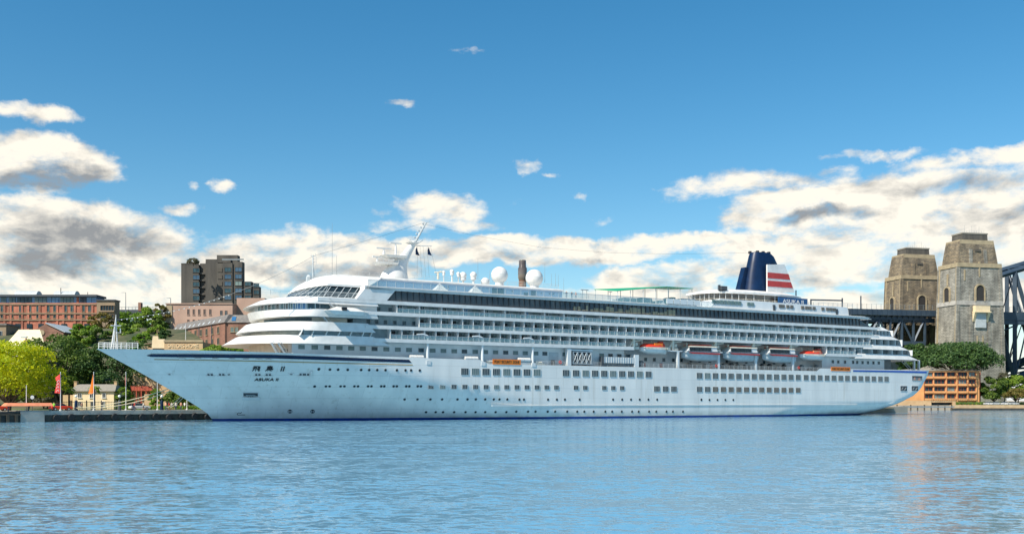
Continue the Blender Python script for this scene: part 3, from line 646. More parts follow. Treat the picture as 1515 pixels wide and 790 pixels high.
mb = MB(); mb.path([S(U(1333, 12), 12, 15.6), S(U(1348, 12), 12, 12.6)], .12, 5); mb.path([S(U(1337, 12), 12, 15.6), S(U(1352, 12), 12, 12.6)], .12, 5); P(mb, 'stairway', 'lgrey')

# upper works aft: white house below the funnel
a, b = U(1053), U(1262)
mb = MB(); mb.loft([[S(a, 14.3, ZL-.1), S(b, 14.3, ZL-.1), S(b, -14.3, ZL-.1), S(a, -14.3, ZL-.1)], [S(a+3.5, 14.0, 29.7), S(b-1.5, 14.0, 29.7), S(b-1.5, -14.0, 29.7), S(a+3.5, -14.0, 29.7)]]); fh = P(mb, 'funnel_house', 'white')
k = 0
for x0, x1 in [(1054.8+1.5,1100)]:
    n = 8
    for i in range(n):
        mb = MB(); p = U(x0)+(U(x1)-U(x0))*i/n; q = p+(U(x1)-U(x0))/n-.25; mb.box(p, q, -14.33, -14.0, 28.35, 29.3); P(mb, 'upper_window', 'glassg', parent=fh)
for x in (1108,1113.5,1155,1159,1166,1172,1188,1194,1199,1205,1218,1225,1230,1235):
    mb = MB(); p = U(x); mb.box(p, p+1.0, -14.33, -14.0, 28.35, 29.2); P(mb, 'upper_window', 'bandglass' if x > 1120 else 'glassg', parent=fh)
for x in (1146, 1239, 1258):
    mb = MB(); p = U(x); mb.box(p, p+.8, -14.33, -14.0, 27.5, 29.0); P(mb, 'upper_door', 'dgrey', parent=fh)
# funnel base gallery and platform
v_ = 8.2
def oval(ua, ub, v, n=36, e=2.6):
    c = (ua+ub)/2; h = (ub-ua)/2; o = []
    for i in range(n):
        t = 2*math.pi*i/n; ct, st = math.cos(t), math.sin(t); o.append((c+h*math.copysign(abs(ct)**(2/e), ct), v*math.copysign(abs(st)**(2/e), st)))
    return o
ga, gb_ = U(1058, v_), U(1200, v_)
mb = MB(); mb.loft([ring(oval(ga+1, gb_-1, v_-.6), 29.5), ring(oval(ga+1, gb_-1, v_-.6), 32.3)]); P(mb, 'funnel_gallery', 'bandglass')
mb = MB(); mb.loft([ring(oval(ga-.5, gb_+1.5, v_+.3), 32.2), ring(oval(ga-.5, gb_+1.5, v_+.3), 32.7), ring(oval(ga+3, gb_-2, v_-1), 33.4)]); P(mb, 'funnel_platform', 'white2')
mb = MB()
for u_, vv in oval(ga+.3, gb_-.3, v_, 44): mb.tube(S(u_, vv, 29.6), S(u_, vv, 32.3), .07, .07, 4)
P(mb, 'gallery_post', 'white')
rail([S(u_, vv, 29.7) for u_, vv in oval(ga-.6, gb_+.6, v_+.5, 24) if vv > 0][::-1], 1.1, 1.2, 3, 'cream')
mb = MB(); a, b = U(1151.6, v_+.8), U(1194, v_+.8); mb.box(a, b, -v_-1.0, -v_-.6, 29.7, 31.9); nb = P(mb, 'name_board', 'blue')
M['blue_sign'] = material('sign_blue', (.01, .07, .19), .4); nb.data.materials[0] = M['blue_sign']
t = text_obj('ASUKA II', 1.5, 'white', nb, ((a+b)/2, -v_-1.03, 30.8), (R(90), 0, 0), .02, 1.2, 'lettering', fit=(b-a)*.72)
# funnel
fv = 3.6
def fr(pts, v, n=30, e=2.4): return None
def FU(x, y, v=fv): return UZ(x, y, v)
mb = MB(); prof = [((1101,430),(1152,432)),((1103,418),(1151,420)),((1105,405),(1149.5,407)),((1108,390),(1147.5,392)),((1110.5,378),(1142,379)),((1112,373.5),(1137,374))]
rg = []
for i, ((xa, ya), (xb, yb)) in enumerate(prof):
    ua_, za = UZ(xa, ya, 0); ub_, zb_ = UZ(xb, yb, 0); rg.append(ring(oval(ua_, ub_, fv*(1-.09*i), 36, 2.3), za))
mb.loft(rg); fn = P(mb, 'funnel', 'navy', True)
mb = MB(); top = rg[-1][0][2]
for i in range(6): mb.tube((U(1113+i*4.2, 0), (-1)**i*.9, top-.2), (U(1113+i*4.2, 0), (-1)**i*.9, top+.45), .5, .45, 10)
P(mb, 'exhaust_pipe', 'black', True, parent=fn)
mb = MB(); rg = []
for xa, xb, y in [(1089.5,1104,430),(1098,1109,396)]:
    ua_, za = UZ(xa, y, -1.0); ub_, _ = UZ(xb, y, -1.0); rg.append([(ua_, 1.5, za), (ub_+2, 1.5, za), (ub_+2, -.2, za), (ua_, -.2, za)])
mb.loft(rg); P(mb, 'funnel_fin', 'navy', parent=fn)
for sgn in (1, -1):
    fvv = 3.9*sgn
    def bar(xa0, xa1, xb0, xb1, ya, yb, th, m, nm, par):
        mb = MB(); p = [(xa0, ya), (xa1, ya), (xb1, yb), (xb0, yb)]; q = []
        for dv in (th, -th*.2):
            for kk, (x, y) in enumerate(p): u_, z = UZ(x, y+(2.6 if nm == 'wing_stripe' and kk in (1, 2) else 0), 3.9); q.append(S(u_, fvv+dv*sgn, z))
        mb.loft([q[:4], q[4:]]); return P(mb, nm, m, parent=par)
    wg = bar(1134, 1174.5, 1134, 1159.5, 433, 391.5, .35, 'white2', 'funnel_wing', fn)
    bar(1134.3, 1167.5, 1134.3, 1165.2, 411.6, 403.2, .42, 'red', 'wing_stripe', wg); bar(1134.3, 1171.5, 1134.3, 1168.8, 423.8, 415.2, .42, 'red', 'wing_stripe', wg)
mb = MB(); u_, z = UZ(1068, 428, 6); mb.box(u_-1, u_+1, -7, -5.5, 33.0, 34.0); mb.box(u_-1.4, u_-.9, -6.5, -6, 33, 34.3); P(mb, 'deck_locker', 'dgrey')

# green canopy with posts, sports deck
a, b = U(911, 12), U(1024, 12); mb = MB()
m1 = U(985, 12)
mb.loft([[S(a, 12.5, 30.0), S(a, 3, 31.3), S(a, 3, 31.42), S(a, 12.5, 30.12)], [S(m1, 12.5, 31.9), S(m1, 3, 32.5), S(m1, 3, 32.62), S(m1, 12.5, 32.02)], [S(b, 12.5, 31.9), S(b, 3, 32.6), S(b, 3, 32.72), S(b, 12.5, 32.02)]]); cp = P(mb, 'canopy', 'green')
for i in range(7):
    for v_ in (12.3, 3.2):
        mb = MB(); u_ = a+.3+(b-a-.6)*i/6; mb.tube(S(u_, v_, ZL), S(u_, v_, interp([(a, 29.95 if v_ > 5 else 31.3), (m1, 31.8 if v_ > 5 else 32.4), (b, 31.8 if v_ > 5 else 32.5)], u_)), .08, .08, 5); P(mb, 'canopy_post', 'lgrey', parent=cp)
mb = MB()
for x0, x1, h, v_ in [(922,945,1.6,10),(948,968,2.0,9),(975,985,1.2,12),(993,1003,2.6,9),(1008,1032,2.2,11),(905,915,.9,11)]: mb.loft([[S(U(x0, v_), v_, ZL), S(U(x1, v_), v_, ZL), S(U(x1, v_), v_-4, ZL), S(U(x0, v_), v_-4, ZL)], [S(U(x0, v_)+.5, v_-.4, ZL+h), S(U(x1, v_)-.5, v_-.4, ZL+h), S(U(x1, v_)-.5, v_-3.6, ZL+h), S(U(x0, v_)+.5, v_-3.6, ZL+h)]])
P(mb, 'deck_housing', 'lgrey')
mb = MB()
for i in range(5): p = U(986)+i*(U(1036)-U(986))/5; mb.box(p+.1, p+(U(1036)-U(986))/5-.1, -BM-.1, -BM+.1, ZL+.15, ZL+1.35)
P(mb, 'bulwark_panel', 'white')
# lamp posts on the top deck
for x, y in [(862,430),(868,431),(903,434),(1026,437)]:
    mb = MB(); u_ = U(x, 13); mb.tube(S(u_, 13, ZL), S(u_, 13, ZL+2.3), .07, .05, 5); mb.box(u_-.5, u_+.5, -13.1, -12.9, ZL+2.25, ZL+2.4); P(mb, 'deck_light', 'grey')
# tent-like glass skylights
for x in (653.5, 706):
    mb = MB(); u_ = U(x, 13.4); mb.loft([[S(u_-1.6, 13.6, ZL), S(u_+1.6, 13.6, ZL), S(u_+1.6, 11.2, ZL), S(u_-1.6, 11.2, ZL)], [S(u_-.05, 12.5, ZL+1.7), S(u_+.05, 12.5, ZL+1.7), S(u_+.05, 12.3, ZL+1.7), S(u_-.05, 12.3, ZL+1.7)]]); P(mb, 'skylight', 'white2')

# mast with radar platforms
mprof = [((562,411),(603,413)),((566,401),(602,404)),((574,392.5),(601.5,395)),((584,384),(604,386)),((594,374),(608.5,376)),((603.5,363),(614,365)),((610,356.5),(616,357))]
rg = []
for (xa, ya), (xb, yb) in mprof:
    ua_, za = UZ(xa, (ya+yb)/2, 0); ub_, _ = UZ(xb, (ya+yb)/2, 0); rg.append(ring(oval(ua_, ub_, max(.5, (ub_-ua_)*.33), 20, 2), za))
mb = MB(); mb.loft(rg); ms = P(mb, 'mast', 'white2', True)
def pt(x, y, v=0): u_, z = UZ(x, y, v); return S(u_, v, z)
mb = MB(); mb.tube(pt(614, 358), pt(630.5, 329), .35, .18, 6); mb.tube(pt(626.5, 333), pt(626.5, 320), .05, .05, 4); mb.tube(pt(630, 330), pt(635, 328), .1, .1, 5)
for k, (x, y) in enumerate([(617,352),(620,347),(623,342),(626,337),(629,332)]): mb.tube(pt(x-1.5, y), pt(x-3.6, y-.6), .06, .06, 4); mb.sphere(pt(x-3.8, y-1), .22, 6); mb.tube(pt(x, y), pt(x+3, y+.4), .05, .05, 4)
P(mb, 'top_pole', 'lgrey', parent=ms)
def plat(x0, x1, y, v, th, name='radar_platform'):
    mb = MB(); a_, z = UZ(x0, y, 0); b_, _ = UZ(x1, y, 0); mb.loft([[S(a_+.8, v*.8, z-th), S(b_, v*.8, z-th), S(b_, -v*.8, z-th), S(a_+.8, -v*.8, z-th)], [S(a_, v, z), S(b_, v, z), S(b_, -v, z), S(a_, -v, z)]])
    p = P(mb, name, 'white2', parent=ms); rail([S(a_, v, z), S(b_, v, z)], .8, 1.0, 2, 'lgrey', .03, 'platform_rail', parent=p); return p
plat(554, 584, 388, 2.2, .45); plat(565, 597, 377.5, 2.0, .5); plat(603, 616, 358.5, 1.2, .3)
def radar(xb, yb, yt, hw):
    mb = MB(); mb.tube(pt(xb, yb), pt(xb, yt), .28, .16, 8); p0 = Vector(pt(xb, yt)); mb.box(p0.x-hw, p0.x+hw, p0.y-.18, p0.y+.18, p0.z, p0.z+.28); P(mb, 'radar', 'white2', parent=ms)
radar(567.8, 377, 368.5, 1.8); radar(585.5, 377, 361, 1.35); radar(558, 388, 381, 1.1)
mb = MB(); mb.tube(pt(614, 363.5), pt(639, 364), .09, .07, 5); mb.tube(pt(616, 362), pt(630, 353), .05, .05, 4); P(mb, 'yard', 'lgrey', parent=ms)
mb = MB()
for x, xb in [(618,617),(621.5,624),(626,630),(632,635),(637,646)]: mb.tube(pt(x, 364), pt(xb, 410), .022, .022, 3)
mb.path([pt(629, 332), pt(700, 348), pt(800, 366), pt(900, 374), pt(1000, 376), pt(1111, 374)], .022, 3); mb.path([pt(629, 329), pt(560, 351), pt(463, 379)], .022, 3)
P(mb, 'rigging', 'dgrey', parent=ms)
for x in (616.5, 634.5):
    mb = MB(); p0 = Vector(pt(x, 365)); mb.add([p0, p0+Vector((.25, .05, -.9)), p0+Vector((.75, -.05, -2.0)), p0+Vector((-.25, .05, -1.8)), p0+Vector((-.3, 0, -.8))], [(0,1,2,3,4)]); P(mb, 'signal_flag', 'navy', parent=ms)
# forward signal mast
mb = MB(); mb.tube(pt(463, 411), pt(463, 377), .16, .1, 6); mb.tube(pt(459.5, 379), pt(467, 379), .06, .06, 4); mb.tube(pt(460, 379), pt(460, 374.5), .05, .05, 4); mb.tube(pt(466.5, 379), pt(466.5, 375), .05, .05, 4)
mb.tube(pt(462.5, 388), pt(468, 388), .05, .05, 4); mb.tube(pt(468, 380), pt(468, 395), .03, .03, 4); mb.tube(pt(466, 411), pt(463.5, 395), .05, .05, 4); mb.sphere(pt(457, 410), .55, 8); mb.box(*(lambda p: (p[0]-.5, p[0]+.5, p[1]-.4, p[1]+.4, p[2]-.6, p[2]+.6))(pt(457, 414)))
P(mb, 'signal_mast', 'lgrey')
for x, y0, y1 in [(491.5,410,330),(498,410,378),(498.5,417,411),(707,408,383),(724.5,410,400),(806,414,390),(822,420,404),(826,420,406),(834,432,411),(816,419,405)]:
    mb = MB(); mb.tube(pt(x, y0+4), pt(x, y1), .05, .025, 4); P(mb, 'antenna', 'grey')
# radomes
for x, y, r in [(739,407,1.98),(790.5,411.5,2.1)]:
    c = pt(x, y); mb = MB(); mb.sphere(c, r, 28); mb.lathe((c[0], c[1], 30.1), [(r*.55,0),(r*.5,c[2]-30.1-r*.75)], 16); rd = P(mb, 'radome', 'white2', True)
    mb = MB(); mb.lathe((c[0], c[1], c[2]-.03), [(r*1.004,-.02),(r*1.004,.05)], 28); mb.box(c[0]+.6, c[0]+1.2, c[1]-r*.93, c[1]-r*.8, c[2]-.1, c[2]+.15); P(mb, 'seam', 'lgrey', parent=rd)
for x, y, r in [(656.5,403,.38),(668.7,401.8,.50),(678,405,.42),(685.2,407.5,.82),(700.5,407,.78),(718,417,1.0)]:
    c = pt(x, y, 3); mb = MB(); mb.sphere(c, r, 16); mb.tube((c[0], c[1], 30.1), (c[0], c[1], c[2]-r*.8), r*.35, r*.3, 8); mb.lathe((c[0], c[1], c[2]-r*1.0), [(r*.8,-.3),(r*.85,.25)], 14); P(mb, 'satellite_dome', 'white2', True)
mb = MB(); mb.path([pt(643, 403, 3), pt(655, 402, 3)], .15, 5); mb.tube(pt(648, 402, 3), pt(648, 413, 3), .2, .25, 6); mb.tube(pt(646, 406, 3), pt(652, 401, 3), .12, .12, 5); P(mb, 'searchlight', 'cream')

# ------------------------------------------------------------------ promenade fittings
for x in (630, 711, 785.5):
    mb = MB(); u_ = U(x+3, 14.5); z1 = 17.6; mb.tube(S(u_, 14.4, 11.8), S(u_, 14.4, z1), .32, .28, 10); mb.tube(S(u_, 14.4, z1), S(u_-1.0, 14.5, z1+.45), .28, .22, 8); mb.tube(S(u_-.9, 14.5, z1+.42), S(u_-2.6, 14.6, z1+.3), .2, .14, 8); mb.box(u_-.5, u_+.5, -14.9, -13.9, 11.7, 12.5)
    P(mb, 'raft_davit', 'white', True)
for x in (616, 697, 770, 775):
    if x == 770: continue
    mb = MB(); u_ = U(x, 14.2); 
    for k in (-.8, .8): mb.lathe((0,0,0), [(.01,0)], 3) if False else mb.tube(S(u_+k-.75, 14.1, 13.1), S(u_+k+.75, 14.1, 13.1), .55, .55, 12)
    mb.box(u_-1.5, u_+1.5, -14.5, -13.7, 11.8, 12.6); P(mb, 'life_raft', 'white2', True)
for x, wd in [(642,1.2),(725,1.3),(797,1.5),(640,.6)]:
    mb = MB(); u_ = U(x, 14.3); mb.box(u_-wd, u_+wd, -14.5, -13.8, 11.8, 12.35); mb.tube(S(u_-wd*.6, 14.1, 12.5), S(u_+wd*.6, 14.1, 12.5), .35, .35, 8); P(mb, 'winch', 'cream')
mb = MB(); u_ = U(820, 13); mb.box(U(812, 13), U(826, 13), -13.08, -12.9, 11.7, 15.1, 0); mb.box(U(815, 13), U(820, 13), -13.2, -13.0, 11.8, 13.3, 1); P(mb, 'side_lobby', ['lgrey', 'bandglass'])
mb = MB(); a, b = U(846, 14.6), U(876, 14.6); mb.box(a-.3, b, -14.4, -13.2, 11.9, 12.2, 0); mb.box(a-1.2, a-.2, -14.7, -13.6, 11.8, 16.0, 0); mb.box(a-.6, b+.2, -14.6, -13.4, 15.5, 15.85, 0); mb.box(a+.4, b+.2, -14.0, -13.2, 12.4, 15.3, 2); n = 4; c = (b-a-.6)/n
for i in range(n+1): mb.box(a+.4+c*i-.05, a+.4+c*i+.05, -14.6, -14.4, 12.6, 15.3, 1)
for i in range(n): mb.tube(S(a+.4+c*i, 14.5, 12.6), S(a+.4+c*(i+1), 14.5, 15.3), .08, .08, 4, 1); mb.tube(S(a+.4+c*(i+1), 14.5, 12.6), S(a+.4+c*i, 14.5, 15.3), .08, .08, 4, 1)
mb.box(a+.3, b+.2, -14.6, -14.4, 12.5, 12.65, 1); mb.box(a+.3, b+.2, -14.6, -14.4, 15.2, 15.35, 1); P(mb, 'gangway_frame', ['white', 'lgrey', 'dgrey'])
mb = MB(); a, b = U(893, 14.5), U(943, 14.5); mb.box(a, b, -14.65, -13.7, 12.9, 14.3, 0); mb.box(a-.6, a+.1, -14.7, -13.6, 11.9, 14.4, 1); mb.box(a, b, -14.5, -13.8, 12.2, 12.5, 1); mb.box(b-1, b+.3, -14.7, -13.6, 11.9, 15.0, 2)
for i in range(14): p = a+(b-a)*i/14; mb.box(p, p+.08, -14.72, -14.6, 12.9, 14.3, 2)
P(mb, 'accommodation_ladder', ['lgrey', 'dgrey', 'white'])
for x in (829, 1060, 1182):
    mb = MB(); u_ = U(x, 14.6); mb.path([(.3*math.cos(q*.524), .3*math.sin(q*.524), 0) for q in range(13)], .09, 6); o = P(mb, 'lifebuoy', 'redorange'); o.location = S(u_, 14.55, 12.8); o.rotation_euler = (R(90), 0, 0)
# lifeboat bays: columns, platforms, davits
for x in (1003, 1063, 1118, 1173):
    mb = MB(); u_ = U(x, 14.4); mb.box(u_-.3, u_+.3, -14.6, -14.0, 11.7, Z8); P(mb, 'bay_column', 'white')
    mb = MB(); mb.box(u_-3.2, u_+1.2, -14.6, -10, Z8-.05, Z8+.2); P(mb, 'bay_platform', 'white')
for x in (936, 994, 1057, 1113, 1168):
    mb = MB(); u_ = U(x, 13.6); rr = random.Random(int(x))
    mb.box(u_-.3, u_+.3, -14.2, -13.4, Z8+.1, Z9); mb.tube(S(u_-1.4, 13.9, 16.3), S(u_-.1, 13.9, 18.4), .22, .18, 6); mb.box(u_-1.9, u_-.9, -14.2, -13.2, 16.2, 17.0); mb.box(u_+.4, u_+1.5, -14.2, -13.4, 16.3, 16.9); mb.tube(S(u_-1, 13.9, 17.4), S(u_+1.2, 13.9, 17.4), .15, .15, 6)
    mb.lathe((u_+.9, -13.9, 17.2), [(.35,0),(.35,.7)], 10); mb.tube(S(u_+.1, 13.9, 18.3), S(u_+2.4, 14.3, 18.5), .14, .12, 6); P(mb, 'boat_davit', 'cream')
rr = random.Random(5)
for x in [940, 948, 1010, 1020, 1030, 1042, 1070, 1082, 1092, 1102, 1128, 1139, 1150, 1160, 1186, 1198, 1208, 1216]:
    mb = MB(); u_ = U(x, 11.5); h = .7+rr.random()*1.3; w_ = .6+rr.random()*.5; mb.box(u_-.3, u_-.3+w_, -11.8, -10.8, 11.6, 11.7+h); mb.box(u_-.15, u_-.45+w_, -11.6, -11.0, 11.7+h, 11.9+h); P(mb, 'deck_locker', rr.choice(['dgrey', 'grey', 'grey']))
for x, c in [(1052,'red'),(1108,'dgrey'),(1212,'red'),(953,'red'),(978,'red')]:
    mb = MB(); u_ = U(x, 10); mb.box(u_-.4, u_+.4, -10.1, -9.9, 11.8, 13.3); P(mb, 'bay_door', c)

# ------------------------------------------------------------------ bow rail, bow mast, light string
mb = MB(); b0 = [S(*(lambda u_: (u_, hb(u_, 13.9)-.1, ztop(u_)+.0))(u0(14)+.4+i*.9)) for i in range(8)]
for p, q in zip(b0[:-1], b0[1:]):
    for h in (.45, .85, 1.2): mb.tube((p[0], p[1], p[2]+h), (q[0], q[1], q[2]+h), .05, .05, 4)
for p in b0: mb.tube(p, (p[0], p[1], p[2]+1.2), .06, .06, 4)
for p, q in zip(b0[:-1], b0[1:]):
    for h in (.45, .85, 1.2): mb.tube((p[0], -p[1], p[2]+h), (q[0], -q[1], q[2]+h), .05, .05, 4)
for p in b0: mb.tube((p[0], -p[1], p[2]), (p[0], -p[1], p[2]+1.2), .06, .06, 4)
P(mb, 'bow_railing', 'white2')
mb = MB(); tp = Vector(pt(171.5, 470)); ft = [Vector(pt(164.5, 517, 1)), Vector(pt(174, 517, 0)), Vector(pt(168, 517, -1.2))]
for f in ft: mb.tube(f, tp, .16, .08, 6)
for k in (.25, .5, .72): 
    q = [f.lerp(tp, k) for f in ft]; mb.path(q+[q[0]], .05, 4)
mb.box(tp.x-.9, tp.x+.9, tp.y-.4, tp.y+.4, tp.z-1.6, tp.z-1.45); mb.tube(tp, tp+Vector((0,0,.6)), .08, .04, 5); mb.box(tp.x+.2, tp.x+.9, tp.y-.4, tp.y+.4, tp.z-2.9, tp.z-2.8); mb.box(tp.x+.75, tp.x+.85, tp.y-.3, tp.y+.3, tp.z-2.8, tp.z-2.0)
P(mb, 'bow_mast', 'white2')
mb = MB(); p0 = Vector(pt(172, 473)); p1 = Vector(pt(462, 380)); pts = []
for i in range(41):
    t = i/40; p = p0.lerp(p1, t); p.z -= 4*t*(1-t)*2.3; pts.append(p)
mb.path(pts, .035, 4)
ls = mb.build('light_string', 'grey'); ls.location = SHIP_LOC; ls.rotation_euler = (0, 0, SHIP_ROT)
tag(ls, 'string of small white bulbs sagging from the bow mast up to the forward signal mast', 'light string')
for i in range(22):
    mb = MB(); mb.sphere((0,0,0), .13, 6); o = mb.build('bulb', 'bulb', ls) if i == 0 else None
    if i == 0: bme = o.data
    else: o = bpy.data.objects.new('bulb', bme); col.objects.link(o); o.parent = ls
    o.location = pts[i+1]+Vector((0, 0, -.12))

# ------------------------------------------------------------------ lifeboats (things of their own)
SM = Matrix.Translation(SHIP_LOC) @ Matrix.Rotation(SHIP_ROT, 4, 'Z')
def boat_hull(L_, B_, D_, n=22, m=10, blunt=.35, keel=.0):
    rings = []
    for i in range(n+1):
        t = i/n; x = -L_/2+L_*t; f = (1-abs(2*t-1)**2.6)**.6 if 0 < t < 1 else 0.02
        f = max(f, .03) if t < .5 else max(f, blunt); k = 1-.45*max(0, 1-t*2.8)**1.6
        r = []
        for j in range(m+1):
            a = math.pi*j/m; c, s_ = math.cos(a), math.sin(a); r.append((x, B_/2*f*math.copysign(abs(c)**.8, c), -D_*k*abs(s_)**.75))
        rings.append(r)
    mb = MB(); mb.loft(rings); return mb
def tender(px, py, lab):
    u_, z = UZ(px, py, 13.2); t = thing('tender_boat', lab, 'lifeboat', SM @ Vector(S(u_, 13.2, z)), SHIP_ROT, 'enclosed tenders hanging under the cabin decks')
    L_ = 11.0; h = boat_hull(L_, 3.6, 2.0, blunt=.7); h.build('hull', 'lgrey', t, True)
    mb = MB(); mb.loft([[(-L_*.46,-1.70,.0),(L_*.48,-1.70,.0),(L_*.48,1.70,.0),(-L_*.46,1.70,.0)],[(-L_*.48,-1.86,.42),(L_*.49,-1.86,.42),(L_*.49,1.86,.42),(-L_*.48,1.86,.42)]]); mb.build('topsides', 'white', t)
    mb = MB(); mb.loft([[(-L_*.30,-1.90,-.22),(L_*.49,-1.90,-.32),(L_*.49,-1.84,-.32),(-L_*.30,-1.0,-.22)],[(-L_*.44,-1.90,.16),(L_*.49,-1.90,.05),(L_*.49,-1.84,.05),(-L_*.44,-1.0,.16)]]); mb.build('red_stripe', 'red', t)
    mb = MB(); mb.box(-L_*.47, L_*.49, -1.93, -1.84, .30, .42); mb.build('navy_line', 'navy', t)
    mb = MB(); mb.loft([[(-L_*.44,-1.6,.42),(L_*.44,-1.6,.42),(L_*.44,1.6,.42),(-L_*.44,1.6,.42)],[(-L_*.36,-1.45,1.45),(L_*.42,-1.45,1.45),(L_*.42,1.45,1.45),(-L_*.36,1.45,1.45)]]); cb = mb.build('cabin', 'white', t)
    x = -L_*.38
    for wd in (1.5, 1.5, 1.4, .9, .8, .8):
        mb = MB(); mb.box(x, x+wd-.10, -1.72, -1.50, .52, 1.34); mb.build('window', 'glassd', cb); x += wd
    mb = MB(); mb.loft([[(-L_*.40,-1.6,1.45),(L_*.45,-1.6,1.45),(L_*.45,1.6,1.45),(-L_*.40,1.6,1.45)],[(-L_*.38,-1.55,1.62),(L_*.43,-1.55,1.62),(L_*.43,1.55,1.62),(-L_*.38,1.55,1.62)],[(-L_*.3,-1.0,1.85),(L_*.38,-1.0,1.85),(L_*.38,1.0,1.85),(-L_*.3,1.0,1.85)]]); mb.build('roof', 'cream', t)
    mb = MB(); mb.box(-L_*.34, L_*.1, -1.2, 1.2, 1.86, 2.0); mb.box(L_*.02, L_*.3, -.9, .9, 1.86, 2.15); mb.build('roof_panel', 'redorange', t)
    for x in (-L_*.36, L_*.38):
        mb = MB(); mb.tube((x, -.2, 1.5), (x, -.2, 2.5), .10, .10, 6); mb.box(x-.2, x+.2, -.4, 0, 1.9, 2.3); mb.build('hoist_hook', 'cream', t)
    mb = MB(); mb.tube((L_*.40,0,-1.5), (L_*.46,0,-1.5), .45, .45, 12); mb.build('propeller_guard', 'dgrey', t)
tender(1033.5, 522.6, 'white tender with red stripe, nearest the bow of the three enclosed tenders'); tender(1093.5, 523.9, 'white tender with red stripe, middle of the three enclosed tenders'); tender(1150.5, 525.6, 'white tender with red stripe, hanging next to the orange boat near the stern')
def openboat(px, py, lab, L_, tarp, rear):
    u_, z = UZ(px, py, 13.4); t = thing('rescue_boat', lab, 'lifeboat', SM @ Vector(S(u_, 13.4, z)), SHIP_ROT, 'orange topped lifeboats')
    boat_hull(L_, 3.2, 1.55, blunt=.3).build('hull', 'white2', t, True)
    mb = MB(); rg = []
    for i in range(15):
        q = i/14; x = -L_*.48+L_*.95*q; f = max(.08, (1-abs(2*q-1)**2.8)**.6); hh = (.95+.35*math.sin(q*9)*.3+.35*(q > .6))*f**.5
        rg.append([(x, 1.5*f*math.cos(a), hh*math.sin(a)**.6+.0) for a in [math.pi*j/10 for j in range(11)]])
    mb.loft(rg); mb.build('canopy', tarp, t, True)
    mb = MB(); mb.box(-L_*.05, L_*.25, -1.35, .6, .15, 1.02); mb.build('cover', rear, t)
    mb = MB(); mb.loft([[(L_*.2,-.7,.6),(L_*.38,-.7,.6),(L_*.38,.7,.6),(L_*.2,.7,.6)],[(L_*.24,-.5,1.5),(L_*.36,-.5,1.5),(L_*.36,.5,1.5),(L_*.24,.5,1.5)]]); mb.build('hatch', tarp, t)
    mb = MB(); mb.box(-L_*.44, L_*.46, -1.6, 1.6, -.08, .06); 
    for i in range(16): x = -L_*.4+L_*.8*i/15; mb.box(x, x+.07, -1.66, -1.55, -.45, -.05)
    mb.build('grab_line', 'cream', t)
    for x in (-L_*.4, 0-.3, L_*.05, L_*.4):
        mb = MB(); mb.tube((x, 0, .6), (x, 0, 1.7), .10, .08, 6); mb.build('hoist_hook', 'cream', t)
openboat(965.5, 514.2, 'orange topped white lifeboat hanging furthest forward, by the grey ladder', 7.9, 'redorange', 'orange')
openboat(1200, 524.3, 'orange and peach topped white lifeboat hanging furthest aft', 8.6, 'redorange', 'peach')
# banners on the rail
def banner(x0, x1, z0, z1, lab, txt):
    v_ = BM+.06; a, b = U(x0, v_), U(x1, v_); mb = MB(); mb.box(a, b, -v_-.03, -v_+.03, z0, z1)
    o = mb.build('banner', 'orange'); o.location = SHIP_LOC; o.rotation_euler = (0, 0, SHIP_ROT); tag(o, lab, 'banner')
    text_obj(txt, (z1-z0)*.72, 'black', o, ((a+b)/2, -v_-.06, (z0+z1)/2), (R(90), 0, 0), .01, 1, 'lettering', fit=(b-a)*.88)
banner(728.8, 770.5, 12.0, 13.15, 'long orange banner with black lettering on the rail amidships', 'PORT SECURITY ZONE')
banner(1229.5, 1258, 12.15, 13.25, 'orange banner with black lettering on the rail near the stern', 'PORT SECURITY ZONE')
# balcony chairs
cm = MB(); cm.box(-.28, .28, -.28, .28, .30, .38); cm.box(.22, .30, -.28, .28, .34, .80)
for sx in (-.25, .25):
    for sy in (-.25, .25): cm.box(sx-.03, sx+.03, sy-.03, sy+.03, 0, .32)
co = cm.build('deck_chair', 'chair'); cme = co.data; bpy.data.objects.remove(co)
rr = random.Random(11); k = 0
for i, (u_, c, z0, z1, vin) in enumerate(door):
    if rr.random() < .75 and k < 150:
        for q in ((.2, .8) if c > du*1.5 else (.25,)):
            o = bpy.data.objects.new('deck_chair', cme); col.objects.link(o); o.matrix_world = SM @ Matrix.Translation(S(u_+c*q+.35, BM-.75, z0+.01)) @ Matrix.Rotation(rr.random()*1.2-.6, 4, 'Z')
            tag(o, 'small dark blue deck chair on a cabin balcony behind the glass rail', 'chair', 'chairs on the cabin balconies'); k += 1
M['blindglass'] = material('blue_grey_glass', (.04, .085, .14), .2, c2=(.07, .13, .19), scale=.5, spec=.3)

